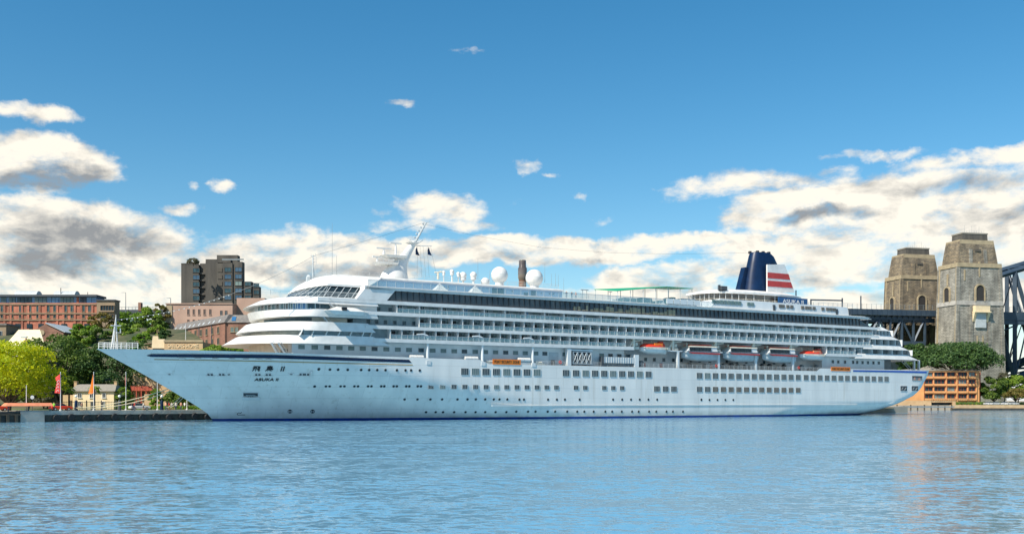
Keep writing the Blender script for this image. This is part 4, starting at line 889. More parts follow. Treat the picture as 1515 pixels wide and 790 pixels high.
# ------------------------------------------------------------------ water, ground, hill
def watermat():
    m = bpy.data.materials.new('harbour_water'); m.use_nodes = True; t = m.node_tree; b = t.nodes['Principled BSDF']
    b.inputs['Roughness'].default_value = .07; b.inputs['IOR'].default_value = 1.33
    def N_(ty, **k):
        n = t.nodes.new(ty)
        for a_, v in k.items(): setattr(n, a_, v)
        return n
    g = N_('ShaderNodeNewGeometry')
    def noise_(scale, detail, st, rot=.25, rough=.6):
        mp = N_('ShaderNodeMapping'); mp.inputs['Scale'].default_value = st; mp.inputs['Rotation'].default_value = (0, 0, rot); t.links.new(g.outputs['Position'], mp.inputs[0])
        n = N_('ShaderNodeTexNoise'); n.inputs['Scale'].default_value = scale; n.inputs['Detail'].default_value = detail; n.inputs['Roughness'].default_value = rough; t.links.new(mp.outputs[0], n.inputs['Vector']); return n
    def V_(op, a_, b_=None, sc_=None):
        n = N_('ShaderNodeVectorMath', operation=op); 
        for i_, x in enumerate((a_, b_)):
            if x is None: continue
            if isinstance(x, bpy.types.NodeSocket): t.links.new(x, n.inputs[i_])
            else: n.inputs[i_].default_value = x
        if sc_ is not None:
            if isinstance(sc_, bpy.types.NodeSocket): t.links.new(sc_, n.inputs['Scale'])
            else: n.inputs['Scale'].default_value = sc_
        return n.outputs[0]
    patch = noise_(.03, 4, (1, 2.6, 1)); mr = N_('ShaderNodeMapRange'); mr.inputs[1].default_value = .35; mr.inputs[2].default_value = .65; mr.inputs[3].default_value = .45; mr.inputs[4].default_value = 1.6; t.links.new(patch.outputs[0], mr.inputs[0])
    h = (.5, .5, .5); tot = None                                # wind ripples of three sizes tilt the surface
    for scale, det, st, k in [(.14, 3, (1, 2.0, 1), .30), (1.2, 5, (1, 1.8, 1), .90), (4.0, 3, (1, 1.5, 1), .60)]:
        v = V_('MULTIPLY', V_('SUBTRACT', noise_(scale, det, st).outputs['Color'], h), (k, k, 0)); tot = v if tot is None else V_('ADD', tot, v)
    nrm = V_('NORMALIZE', V_('ADD', V_('SCALE', tot, None, mr.outputs[0]), (0, 0, 1))); t.links.new(nrm, b.inputs['Normal'])
    c = noise_(.02, 4, (1, 1, 1)); x = N_('ShaderNodeMix', data_type='RGBA'); x.inputs['A'].default_value = (.10, .285, .46, 1); x.inputs['B'].default_value = (.17, .34, .44, 1); t.links.new(c.outputs[0], x.inputs['Factor']); t.links.new(x.outputs['Result'], b.inputs['Base Color'])
    return m
M['water'] = watermat()
mb = MB(); mb.add([(-6000,-300,0),(6000,-300,0),(6000,9000,0),(-6000,9000,0)], [(0,1,2,3)]); tag(mb.build('water', 'water'), kind='structure')
Q1 = (-104, 184); Q2 = (-58.5, 221.5)
def shp(u, c): p = u+U0; return (A2[0]*p+N2[0]*c, A2[1]*p+N2[1]*c)
CP = C0-BM-2.6
shore = [(-5000, 160), (-300, 168), Q1, Q2, shp(60, CP), shp(255, CP), (150, 411), (152, 420), (700, 432), (5000, 500), (5000, 7000), (-5000, 7000)]
mb = MB(); mb.loft([[(x, y, -4) for x, y in shore], [(x, y, 2.1) for x, y in shore]]); tag(mb.build('ground', 'pave'), kind='structure')
def sm(a, b, x): t = max(0, min(1, (x-a)/(b-a))); return t*t*(3-2*t)
def xlim(y): return -41+(y-229)*1.714
def hillz(x, y): return 2.0+24*sm(238, 305, y)*sm(30, -25, x)+9*sm(300, 420, y)*sm(80, -10, x)+1.2*mnoise.noise(Vector((x*.03, y*.03, 0)))*sm(240, 280, y)
mb = MB(); xs = [-700+i*12 for i in range(70)]; ys = [236+i*9 for i in range(60)]
mb.add([(min(x, xlim(y)), y, hillz(min(x, xlim(y)), y) if j else 1.5) for j, y in enumerate(ys) for x in xs], [(j*len(xs)+i, j*len(xs)+i+1, (j+1)*len(xs)+i+1, (j+1)*len(xs)+i) for j in range(len(ys)-1) for i in range(len(xs)-1)])
tag(mb.build('hill', 'scrub', smooth=True), kind='structure')
mb = MB(); mb.add([(x, y, 2.104) for x, y in [(150, 432), (700, 445), (900, 1200), (120, 1200)]], [(0,1,2,3)]); tag(mb.build('lawn', 'grass'), kind='structure')
mb = MB(); mb.add([(x, y, 2.104) for x, y in [(-130, 216), (-57, 226), (-45, 240), (-130, 240)]], [(0,1,2,3)]); tag(mb.build('garden_lawn', 'grass'), kind='structure')

# ------------------------------------------------------------------ quay edge on the left
qd = Vector((Q2[0]-Q1[0], Q2[1]-Q1[1], 0)); ql = qd.length; qa = math.atan2(qd.y, qd.x); qh = qd/ql
def QP(px, off=0.0):                                       # point on the quay line under a given heading, off metres behind it
    k = (px-CX)/F; t = (k*Q1[1]-Q1[0])/(qh.x-k*qh.y); p = Vector((Q1[0], Q1[1], 0))+qh*t; return Vector((p.x-qh.y*off+0, p.y+qh.x*off, 2.1)), t
t = thing('quay_wall', 'low stone quay wall with pale concrete coping in front of the ship bow', 'quay wall', (Q1[0], Q1[1], 0), qa)
mb = MB(); mb.box(16, ql, -.25, .3, -2, 1.4); mb.build('wall_face', 'wet', t)
mb = MB(); mb.box(16, ql+.2, -.5, 1.2, 1.35, 2.16); mb.build('coping', 'conc', t)
mb = MB(); mb.box(-60, 16, -.35, .3, -2, 2.0); mb.build('sea_wall', 'wet', t)
mb = MB()
for i in range(8): mb.box(11+i*.0-i*1.5, 11.5-i*1.5, -.8, -.3, -2, 1.5)
mb.box(-1, 12, -.7, -.3, 1.3, 1.6); mb.build('timber_piles', 'wood', t)
mb = MB(); mb.box(12, 16.3, -.6, 3, -2, 2.17); mb.build('buttress', 'conc', t)
for i in range(14):
    o = None; mb = MB(); mb.lathe((0,0,0), [(.28,-.35),(.62,-.35),(.70,-.2),(.70,.2),(.62,.35),(.28,.35)], 14) ; 
    if i == 0: fo = mb.build('tyre_fender', 'black', None, True); fme = fo.data; o = fo
    else: o = bpy.data.objects.new('tyre_fender', fme); col.objects.link(o)
    o.matrix_world = t.matrix_basis @ Matrix.Translation((18.5+i*(ql-20)/14, -.65, .72+.12*math.sin(i*2.1))) @ Matrix.Rotation(R(90), 4, 'X')
    tag(o, 'black rubber tyre fender hanging on the low quay wall by the bow', 'fender', 'tyre fenders along the quay wall')

# landing shelter with orange roof
p, q = QP(42, 1.5)
t = thing('landing_shelter', 'low open shelter with a flat orange roof at the water edge', 'shelter', p-Vector((0,0,.9)), qa)
mb = MB(); mb.loft([[(-4.2,-2.2,1.9),(4.4,-2.2,1.9),(4.4,1.5,1.9),(-4.2,1.5,1.9)],[(-3.6,-1.4,2.5),(4.2,-1.4,2.5),(4.2,1.2,2.5),(-3.6,1.2,2.5)]]); mb.build('roof', 'peach', t)
for x in (-3.6, 0, 3.9):
    mb = MB(); mb.box(x-.1, x+.1, -1.7, -1.5, -2, 1.95); mb.build('post', 'dgrey', t)
mb = MB(); mb.box(-4.2, 4.4, -1.6, -1.4, -2.6, .6); mb.build('panel', 'wet', t)

# ------------------------------------------------------------------ trees
def leaf_mesh(name, mat_, lobes, n, size, parent, seed, flat=.9, up=0.0):
    rg = np.random.default_rng(seed); tot = sum(l[3]*l[4] for l in lobes); V = []
    for (cx, cy, cz, rx, rz) in lobes:
        k = max(20, int(n*rx*rz/tot)); d = rg.normal(size=(k, 3)); d /= np.linalg.norm(d, axis=1)[:, None]; d[:, 2] = np.where(d[:, 2] < -.35, -d[:, 2]*.6, d[:, 2])
        rad = rg.uniform(.55, 1.06, k)[:, None]**.6; c = np.array([cx, cy, cz])+d*rad*np.array([rx, rx, rz])
        a = rg.normal(size=(k, 3)); nn = d*.8+a*.6; nn /= np.linalg.norm(nn, axis=1)[:, None]; t1 = np.cross(nn, rg.normal(size=(k, 3))); t1 /= np.linalg.norm(t1, axis=1)[:, None]; t2 = np.cross(nn, t1)
        s = (size*rg.uniform(.5, 1.3, k))[:, None]
        V.append(np.stack([c-t1*s, c-t2*s*.6, c+t1*s, c+t2*s*.6], 1))
    V = np.concatenate(V).reshape(-1, 3); k = len(V)//4; me = bpy.data.meshes.new(name); me.vertices.add(4*k); me.vertices.foreach_set('co', V.astype(np.float32).ravel())
    me.loops.add(4*k); me.loops.foreach_set('vertex_index', np.arange(4*k, dtype=np.int32)); me.polygons.add(k); me.polygons.foreach_set('loop_start', np.arange(0, 4*k, 4, dtype=np.int32))
    me.update(); me.validate(); me.materials.append(M[mat_]); o = bpy.data.objects.new(name, me); col.objects.link(o); o.parent = parent; return o
def tree(px, d, ytop, ybot, wpx, leaf, label, seed, z0=None, n=5200, size=.34, nl=16, trunk=.08, kind='tree', name='broadleaf_tree', group=None, spread=1.0):
    s = d/F; x = PX(px, d); zt = PZ(ytop, d); zb = PZ(ybot, d); z0 = zb if z0 is None else z0; w_ = wpx*s/2; h = zt-z0
    t = thing(name, label, kind, (x, d, z0), 0, group); rr = random.Random(seed); lobes = []
    cb = trunk*h; ch = h-cb; 
    for i in range(nl):
        a = i*2.39996+seed; q_ = (i+.5)/nl; zc = cb+ch*(.16+.74*q_); pr = math.sqrt(max(.05, 1-((q_-.38)/.66)**2)) if trunk < .3 else math.sqrt(max(.05, 1-(q_*.92)**2))
        lr = w_*rr.uniform(.27, .42)*(1-.25*q_); lr *= rr.uniform(.7, 1.2); r = max(0, w_*pr-lr*.7)*rr.uniform(.6, 1.18)*spread; rz = min(lr*.75, ch*.3); zc = min(max(zc, cb+rz*.5), h-rz)
        lobes.append((r*math.cos(a), r*math.sin(a)*.8, zc, lr, rz))
    mb = MB(); tr = max(.15, w_*.055); mb.tube((0,0,-.5), (tr*.5, 0, cb*1.1), tr, tr*.75, 8)
    for l in lobes[::2]: mb.tube((tr*.5, 0, cb*.95), (l[0]*.8, l[1]*.8, l[2]), tr*.5, tr*.12, 5)
    mb.build('trunk', 'bark', t); leaf_mesh('crown', leaf, lobes, n, size, t, seed); return t
tree(12, 205, 503, 612, 150, 'lf_y', 'large bright yellow-green tree at the left edge overhanging the water shelter', 1, n=17000, size=.27, nl=34, trunk=.12)
tree(86, 246, 492, 606, 118, 'lf_d', 'big dark green fig tree left of the cottage, behind the yellow tree', 2, n=12000, size=.33, nl=22)
tree(168, 250, 506, 606, 128, 'lf_f', 'big dark green fig tree right behind the cottage roof', 3, n=12000, size=.33, nl=22)
tree(228, 252, 535, 606, 70, 'lf_d', 'dark tree under the ship bow overhang beside the balconied stone house', 4, n=5000)
tree(70, 238, 515, 570, 34, 'lf_k', 'greyish sparse tree in front of the dark figs', 5, z0=2, n=3000, size=.28, trunk=.5)
tree(42, 236, 560, 606, 60, 'lf_d', 'low dark shrub tree under the yellow tree crown', 6, n=3500, trunk=.1)
tree(64, 232, 566, 607, 44, 'lf_k', 'low grey-green shrub behind the round white sign', 46, n=2500, trunk=.1)
tree(116, 292, 478, 512, 28, 'lf_b', 'small bright green bush below the brick building, left of the pair', 7, n=2500, trunk=.1, kind='bush', name='bush')
tree(136, 294, 480, 512, 30, 'lf_b', 'small bright green bush below the brick building, right of the pair', 8, n=2500, trunk=.1, kind='bush', name='bush')
tree(150, 304, 461, 500, 42, 'lf_o', 'olive brown tree in front of the tan end of the brick building', 9, n=3500)
tree(193, 296, 484, 520, 52, 'lf_m', 'mid green rounded tree just right of the white bow mast', 10, n=4000, trunk=.15)
tree(222, 318, 452, 515, 52, 'lf_m', 'tall green tree left of the pink building', 11, n=6000)
tree(238, 322, 446, 500, 34, 'lf_o', 'tall olive tree touching the left corner of the pink building', 12, n=3500)
tree(190, 345, 461, 490, 50, 'lf_b', 'bright green bush under the road viaduct', 13, n=3000, trunk=.05, kind='bush', name='bush')
tree(160, 290, 500, 540, 50, 'lf_m', 'green tree between the brick building and the bow railing', 14, n=3500, trunk=.1)
tree(183, 226, 570, 607, 30, 'lf_m', 'small green tree on the quay between two flagpoles', 15, n=2500, size=.26, z0=2.1)
tree(230, 224, 573, 607, 22, 'lf_b', 'small bright green tree in front of the stone house under the bow', 16, n=2000, size=.26, z0=2.1)
tree(270, 236, 574, 607, 52, 'lf_d', 'dark green tree on the quay seen under the ship stem', 17, n=4000, z0=2.1)
tree(322, 262, 510, 540, 50, 'lf_m', 'flat topped green tree behind the foredeck right of the sandstone parapet', 18, n=4000, trunk=.1)
tree(352, 266, 511, 540, 26, 'lf_b', 'small green treetop behind the foredeck by the superstructure', 19, n=2000, trunk=.1)
tree(112, 262, 515, 570, 70, 'lf_d', 'dark tree on the slope above the cottage left chimney', 51, n=5000)
tree(205, 275, 500, 560, 60, 'lf_f', 'dark tree on the slope behind the bow mast', 52, n=5000)
tree(128, 312, 490, 530, 40, 'lf_m', 'green tree on the slope behind the pair of bright bushes', 53, n=3500)
tree(175, 322, 474, 515, 36, 'lf_m', 'green tree between the olive tree and the viaduct', 54, n=3500)
tree(208, 335, 470, 512, 40, 'lf_f', 'dark tree below the viaduct brick pier', 55, n=3500)
tree(238, 300, 470, 515, 34, 'lf_d', 'dark tree low against the pink building corner', 56, n=3500)
tree(20, 270, 520, 570, 60, 'lf_d', 'dark tree behind the yellow crown at the left edge', 57, n=4000)
tree(100, 300, 494, 530, 40, 'lf_d', 'dark tree in front of the brown brick hall', 58, n=3500)
tree(170, 285, 508, 545, 50, 'lf_d', 'dark tree on the slope left of the bow mast', 59, n=4500)
tree(215, 300, 484, 525, 40, 'lf_m', 'green tree on the slope right of the bow mast', 60, n=3500)
tree(243, 290, 486, 520, 30, 'lf_f', 'dark tree behind the sandstone chimney wall', 61, n=3500)
tree(118, 283, 487, 530, 44, 'lf_m', 'mid green tree on the slope under the bright bushes', 62, n=4500)
tree(146, 287, 484, 530, 46, 'lf_d', 'dark tree on the slope under the olive tree', 63, n=4500)
tree(178, 292, 478, 522, 44, 'lf_m', 'green tree directly behind the bow mast top', 64, n=4500)
tree(212, 288, 492, 530, 40, 'lf_b', 'bright green tree on the slope beside the sandstone chimney wall', 65, n=4000)
tree(232, 294, 478, 520, 36, 'lf_m', 'green tree at the foot of the pink building', 66, n=4000)
tree(92, 290, 488, 530, 30, 'lf_m', 'small green tree hiding the right end of the brown brick hall', 67, n=2500)
tree(286, 384, 382, 396, 20, 'lf_k', 'roof garden shrub on the brown concrete tower', 20, n=600, trunk=.1, kind='bush', name='bush', z0=PZ(392, 384))
tree(1414, 452, 506, 562, 128, 'lf_f', 'wide spreading dark fig tree in front of the near bridge pylon', 21, n=20000, size=.5, nl=34, z0=2.1, trunk=.5)
tree(1352, 462, 507, 560, 60, 'lf_f', 'dark fig tree behind the ship stern', 22, n=8000, size=.55, nl=18, z0=2.1, trunk=.48)
tree(1470, 444, 556, 602, 50, 'lf_d', 'dark rounded tree right of the orange hotel', 23, n=6000, size=.42, z0=2.1, trunk=.12)
tree(1502, 450, 554, 602, 50, 'lf_m', 'mid green tree at the right edge by the bridge foot', 24, n=6000, size=.42, z0=2.1, trunk=.12)
tree(1506, 430, 574, 606, 42, 'lf_o', 'olive brown tree by the seawall at the right edge', 25, n=3500, size=.35, z0=2.1, trunk=.35)
tree(1486, 470, 549, 570, 26, 'lf_k', 'pale shrub at the base of the bridge truss', 26, n=1800, size=.4, z0=2.1, trunk=.4)
def palm(px, d, ytop, label, seed, fr=1.9):
    x = PX(px, d); h = PZ(ytop, d)-2.1; t = thing('palm_tree', label, 'palm tree', (x, d, 2.1), 0, 'small palms on the quay'); rr = random.Random(seed)
    mb = MB(); mb.tube((0,0,-.2), (.05,0,h-1.3), .22, .18, 8); mb.build('trunk', 'bark', t)
    mb = MB()
    for i in range(26):
        a = rr.random()*6.283; el_ = rr.uniform(-.3, 1.2); c = Vector((.05, 0, h-1.3)); prev = c; pw = .05; d_ = Vector((math.cos(a)*math.cos(el_), math.sin(a)*math.cos(el_), math.sin(el_))); side = Vector((-math.sin(a), math.cos(a), 0))
        for k in range(5):
            d_.z -= .30; nx = prev+d_.normalized()*fr/5; w1 = [.14, .24, .26, .18, .03][k]; mb.add([prev-side*pw, prev+side*pw, nx+side*w1, nx-side*w1], [(0,1,2,3)]); prev, pw = nx, w1
    mb.build('crown', 'lf_m' if seed % 2 else 'lf_b', t)
palm(139.5, 214, 566, 'small palm standing before the cottage door, beside the orange banner', 31); palm(90.5, 212, 562, 'small palm behind the red banner, left of the cottage', 32); palm(102, 216, 566, 'thin palm at the left corner of the cottage', 33)
mb = MB(); hd = leaf_mesh('hedge', 'lf_b', [(i*1.2, math.sin(i)*.3, .35, 1.0, .55) for i in range(26)], 5000, .2, None, 40); hd.location = (PX(178, 219), 219, 2.1); tag(hd, 'low bright green hedge on the quay under the bow', 'hedge')

# ------------------------------------------------------------------ buildings
def building(name, label, cat, px0, px1, d, ztop, z0, depth, wallm, rot=0.0, group=None):
    x0, x1 = PX(px0, d), PX(px1, d); t = thing(name, label, cat, (x0, d, z0), rot, group); w_, h = x1-x0, ztop-z0
    mb = MB(); mb.box(0, w_, 0, depth, -2, h); mb.build('wall', wallm, t); return t, w_, h
def window(t, x0, x1, z0, z1, glass='glass', frame='lgrey', y=0.0, sill=True, bars=1, proud=.12):
    f = MB(); g = .09
    f.box(x0-g, x0, y-proud, y+.05, z0-g, z1+g); f.box(x1, x1+g, y-proud, y+.05, z0-g, z1+g); f.box(x0, x1, y-proud, y+.05, z1, z1+g); f.box(x0-g*2, x1+g*2, y-proud*1.8, y+.05, z0-g*1.6, z0)
    for i in range(bars): x = x0+(x1-x0)*(i+1)/(bars+1); f.box(x-.03, x+.03, y-proud*.7, y+.02, z0, z1)
    o = f.build('window', frame, t); p = MB(); p.box(x0, x1, y-.03, y+.05, z0, z1); p.build('pane', glass, o); return o
def ppx(t, d, x): return PX(x, d)-t.location.x
# long red brick building on the hill
d = 335; t, w_, h = building('brick_building', 'long red brick warehouse with a glazed top storey and barrel skylights on the hill', 'building', -60, 143, d, PZ(448, d), PZ(500, d), 8, 'brick')
X = lambda x: ppx(t, d, x); Z = lambda y: PZ(y, d)-t.location.z
for i, x in enumerate([4,16.5,31.5,43,57,70,82,96,107.5,122.5,133.5]):
    if x > 30 or True: window(t, X(x-3), X(x+3), Z(461), Z(452.5), 'glass', 'trim'); window(t, X(x-3), X(x+3), Z(470.5), Z(466), 'glassd', 'trim')
for y, nm in [(450.5,'cornice'),(464,'string_course'),(473.5,'string_course')]:
    mb = MB(); mb.box(-.2, w_+.05, -.35, .1, Z(y)-.15, Z(y)+.25); mb.build(nm, 'tan', t)
for i in range(13):
    mb = MB(); x = X(-10+i*13+ (4 if i % 2 else 0)); mb.box(x-.35, x+.35, -.22, .1, -1, Z(449.5)); mb.build('pilaster', 'brick', t)
mb = MB(); mb.box(-.5, X(142), .8, 7, h-.1, Z(439)); mb.build('glazed_storey', 'glassb', t)
for x0, x1, m_ in [(0,8,'glassg'),(12,22,'glassg'),(50,68,'glassg'),(88,108,'glassg'),(24,46,'glass'),(70,86,'glassb'),(128,142,'glassb'),(112,116,'brick'),(117,127,'dgrey')]:
    mb = MB(); n = max(1, int((x1-x0)/5))
    for k in range(n): a = X(x0+(x1-x0)*k/n); mb.box(a, X(x0+(x1-x0)*(k+1)/n)-.15, .6, .85, h+.15, Z(439.6))
    mb.build('roof_window', m_, t)
mb = MB(); mb.box(-.8, X(144), -.6, 7.5, Z(439), Z(436)); mb.build('roof', 'dgrey', t)
for x0, x1 in [(17,50),(75,107)]:
    mb = MB(); a, b = X(x0), X(x1); mb.loft([[(a, 4+2.2*math.cos(q), Z(436.2)+1.7*math.sin(q)) for q in [math.pi*k/8 for k in range(9)]], [(b, 4+2.2*math.cos(q), Z(436.2)+1.7*math.sin(q)) for q in [math.pi*k/8 for k in range(9)]]]); mb.build('skylight', 'lgrey', t)
mb = MB(); mb.tube((X(86), 2, Z(436)), (X(86), 2, Z(425)), .12, .12, 6); mb.tube((X(126), 2, Z(436)), (X(126), 2, Z(431)), .1, .1, 6); mb.build('flue', 'dgrey', t)
for x in range(6, 150, 17): mb = MB(); mb.box(X(x), X(x+8), -.25, -.02, Z(486), Z(479)); mb.build('lower_window', 'glassd', t)
d = 332; t, w_, h = building('tan_annex', 'square tan building with dark balcony openings joined to the right end of the brick warehouse', 'building', 143, 170, d, PZ(445, d), PZ(500, d), 4, 'tan')
X = lambda x: ppx(t, d, x); Z = lambda y: PZ(y, d)-t.location.z
for y0, y1 in [(459.5, 452), (470, 465.5)]: window(t, X(149), X(169), Z(y0), Z(y1), 'glassd', 'tan', bars=4, proud=.3)
mb = MB(); mb.box(X(146), X(170), -.8, .2, Z(461.5), Z(460)); mb.build('balcony', 'tan', t)
mb = MB(); mb.box(-.2, w_+.2, -.4, 4.2, h, h+.4); mb.build('roof', 'dgrey', t)
# cream roofed house and gabled brick hall
d = 268; t, w_, h = building('gabled_house', 'cream roofed house with a small chimney behind the yellow tree', 'house', 8, 50, d, PZ(516, d), PZ(545, d), 8, 'cott')
mb = MB(); mb.loft([[(-.6,-.6,h),(w_+3.5,-.6,h),(w_+3.5,-.4,h),(-.6,-.4,h)],[(.6,6,h+5.6),(w_-1.2,6,h+5.6),(w_-1.2,6.2,h+5.6),(.6,6.2,h+5.6)]]); mb.build('roof', 'creamroof', t)
mb = MB(); mb.box(w_*.62, w_*.62+.9, .4, 1.3, h, h+2.4); mb.lathe((w_*.62+.45, .85, h+2.4), [(.3,0),(.25,.5)], 8); mb.build('chimney', 'brick2', t)
mb = MB(); mb.box(w_*.35, w_*.55, 3.0, 3.6, h+3.2, h+3.6); mb.build('skylight', 'lgrey', t)
for k in range(3): window(t, 1+k*2.3, 2+k*2.3, h-2.4, h-.9)
d = 285; t, w_, h = building('gabled_hall', 'brown brick hall with a round gable vent above the fig tree', 'building', 50, 94, d, PZ(491, d), PZ(525, d), 14, 'brick2')
mb = MB(); g = h+2.0; mb.loft([[(0,-.05,h-.1),(w_,-.05,h-.1),(w_,-.05,h-.05),(w_*.42,-.05,g+.4),(0,-.05,h+.4)],[(0,12,h-.1),(w_,12,h-.1),(w_,12,h-.05),(w_*.42,12,g+.4),(0,12,h+.4)]]); mb.build('gable', 'brick2', t)
mb = MB(); mb.lathe((0,0,0), [(.01,-.1),(.75,-.1),(.75,.1)], 14); o = mb.build('gable_vent', 'trim', t); o.location = (w_*.28, -.1, h-.2); o.rotation_euler = (R(90), 0, 0)
mb = MB(); mb.loft([[(w_*.42,-.5,g+.45),(w_+.6,-.5,h-.2),(w_+.6,-.5,h),(w_*.42,-.5,g+.65)],[(w_*.42,13,g+.45),(w_+.6,13,h-.2),(w_+.6,13,h),(w_*.42,13,g+.65)]]); mb.build('roof', 'lgrey', t)
d = 290; t, w_, h = building('grey_roofed_shed', 'small tan house with a dark doorway at the left edge under the brick warehouse', 'house', -20, 9, d, PZ(481, d), PZ(520, d), 8, 'tan')
mb = MB(); mb.box(-.3, w_+.3, -.4, 8.3, h, h+.5); mb.build('roof', 'slate', t); window(t, w_-2.4, w_-1.2, h-3.6, h-1.8, 'glassd')
d = 300; t, w_, h = building('brown_brick_block', 'low brown brick block between the bushes and the bow railing', 'building', 123, 143, d, PZ(500, d), PZ(515, d), 6, 'brick2')
mb = MB(); mb.box(-.2, w_+.2, -.2, 6.2, h, h+.3); mb.build('parapet', 'tan', t)
# road viaduct
d = 405; t = thing('road_viaduct', 'concrete road viaduct with parapet crossing behind the trees left of the pink building', 'viaduct', (PX(165, d), d, 26), 0)
w_ = PX(262, d)-PX(165, d); zt = PZ(460, d)-26
mb = MB(); mb.box(-14, w_, 0, 10, zt-2.2, zt-.6); mb.build('deck', 'brutd', t); mb = MB(); mb.box(-14, w_, -.3, .1, zt-.9, zt+.5); mb.build('parapet', 'dgrey', t)
mb = MB(); 
for i in range(30): mb.box(-14+i*1.4, -13.9+i*1.4, -.2, -.1, zt+.5, zt+1.6)
mb.box(-14, w_, -.2, -.1, zt+1.5, zt+1.6); mb.build('fence', 'dgrey', t)
for i in range(4): mb = MB(); mb.box(2+i*7, 4+i*7, 1, 9, -12, zt-2.2); mb.build('pier', 'brutd', t)
mb = MB(); mb.box(PX(205, d)-t.location.x, PX(209, d)-t.location.x, -.5, 1.5, zt, zt+3.4); mb.build('brick_pier', 'brick2', t)
def lamp(px, d, y0, y1, label, arm=1.2):
    t = thing('street_lamp', label, 'street lamp', (PX(px, d), d, PZ(y0, d)), 0, 'tall street lamps on the viaduct'); h = PZ(y1, d)-PZ(y0, d)
    mb = MB(); mb.tube((0,0,0), (0,0,h), .16, .1, 6); mb.tube((0,0,h), (-arm,0,h+.1), .07, .07, 5); mb.build('pole', 'grey', t); mb = MB(); mb.box(-arm-.6, -arm+.2, -.15, .15, h-.02, h+.16); mb.build('lamp_head', 'lgrey', t)
lamp(186, 404, 462, 433, 'tall street lamp standing on the viaduct right of the brick warehouse'); lamp(252.5, 322, 452, 441, 'short street lamp rising behind the pink building roof corner', .7)
# brown concrete tower, stepped
d = 392; zb = 24; t = thing('apartment_tower', 'tall stepped brown concrete apartment tower with blue windows behind the pink building', 'tower block', (PX(268, d), d, zb), 0)
X = lambda x: PX(x, d)-t.location.x; Z = lambda y: PZ(y, d)-zb
secs = [(268,294,391,0,12),(294,304,389,1.6,12),(304,322,388,0,12),(318,349,376,2.5,6),(322,332,390,-1.0,6),(332,346,390,-2,5),(346,360,388,-1.5,2),(360,373,417,-1.0,2),(373,384,424,-.5,2.5)]
for x0, x1, y, y0, dp in secs:
    mb = MB(); mb.box(X(x0), X(x1)-.02, y0, dp, -4, Z(y)); mb.build('wall', 'brut', t)
mb = MB(); mb.box(X(303), X(340), 1, 12, Z(388), Z(383)); mb.box(X(268), X(294), -.1, .25, Z(391), Z(389.5)); mb.build('parapet', 'brut', t)
for k in range(5):
    y = 400+k*10.2
    window(t, X(290.5)-1.3, X(290.5)+1.2, Z(y+3), Z(y-3), 'blindglass' if k % 2 else 'glass', 'brut', 0, bars=1)
    mb = MB(); mb.box(X(295.5), X(303), 1.3, 1.7, Z(y+3), Z(y-3.5)); mb.build('loggia', 'brutd', t)
    mb = MB(); mb.box(X(295), X(304), .6, 1.7, Z(y+5.5), Z(y+3)); mb.build('balcony', 'brut', t)
    mb = MB(); mb.box(X(323.5), X(330), -1.2, -.9, Z(y+3), Z(y-3)); mb.build('loggia', 'brutd', t)
    window(t, X(334.5), X(344), Z(y+3), Z(y-3), 'blindglass' if k % 3 else 'glass', 'brut', -2, bars=1)
    window(t, X(349.5), X(359), Z(y+2.5), Z(y-3.5), 'blindglass' if (k+1) % 3 else 'glassg', 'brut', -1.5, bars=1)
    if k > 1: window(t, X(363.5), X(372), Z(y+2.5), Z(y-3), 'glass', 'brut', -1.0, bars=1); window(t, X(376), X(383.5), Z(y+4.5), Z(y-1), 'glass', 'brut', -.5, bars=1)
rl = MB(); rl.box(X(330), X(362), -1.4, -1.3, Z(388)+.6, Z(388)+1.2); rl.build('roof_railing', 'grey', t)
# pink building
d = 322; zb = 20; t = thing('pink_building', 'plain pink rendered building with few small windows below the concrete tower', 'building', (PX(246, d), d, zb), 0)
X = lambda x: PX(x, d)-t.location.x; Z = lambda y: PZ(y, d)-zb
mb = MB(); mb.box(0, X(344), 0, 12, -3, Z(450)); mb.build('wall', 'pink', t); mb = MB(); mb.box(-.05, X(255), -.25, 3, -3, Z(452)); mb.build('corner_pier', 'trim', t)
mb = MB(); mb.box(-.2, X(344)+.1, -.3, 12, Z(450), Z(448.6)); mb.build('cornice', 'pink', t)
mb = MB(); mb.box(X(344), X(386), 5, 18, -3, Z(438.5)); mb.build('rear_wing', 'pink', t)
for x in (278.5,286.5,294.5,302.5,311): window(t, X(x-1.3), X(x+1.3), Z(465.5), Z(457.5), 'glassd', 'pink')
for x in (327.5, 334.5): window(t, X(x-1.8), X(x+1.5), Z(466.5), Z(459.5), 'glass', 'pink')
for x in (278.5,286.5,294.5): window(t, X(x-1.3), X(x+1.3), Z(475.8), Z(472.8), 'glassd', 'pink')
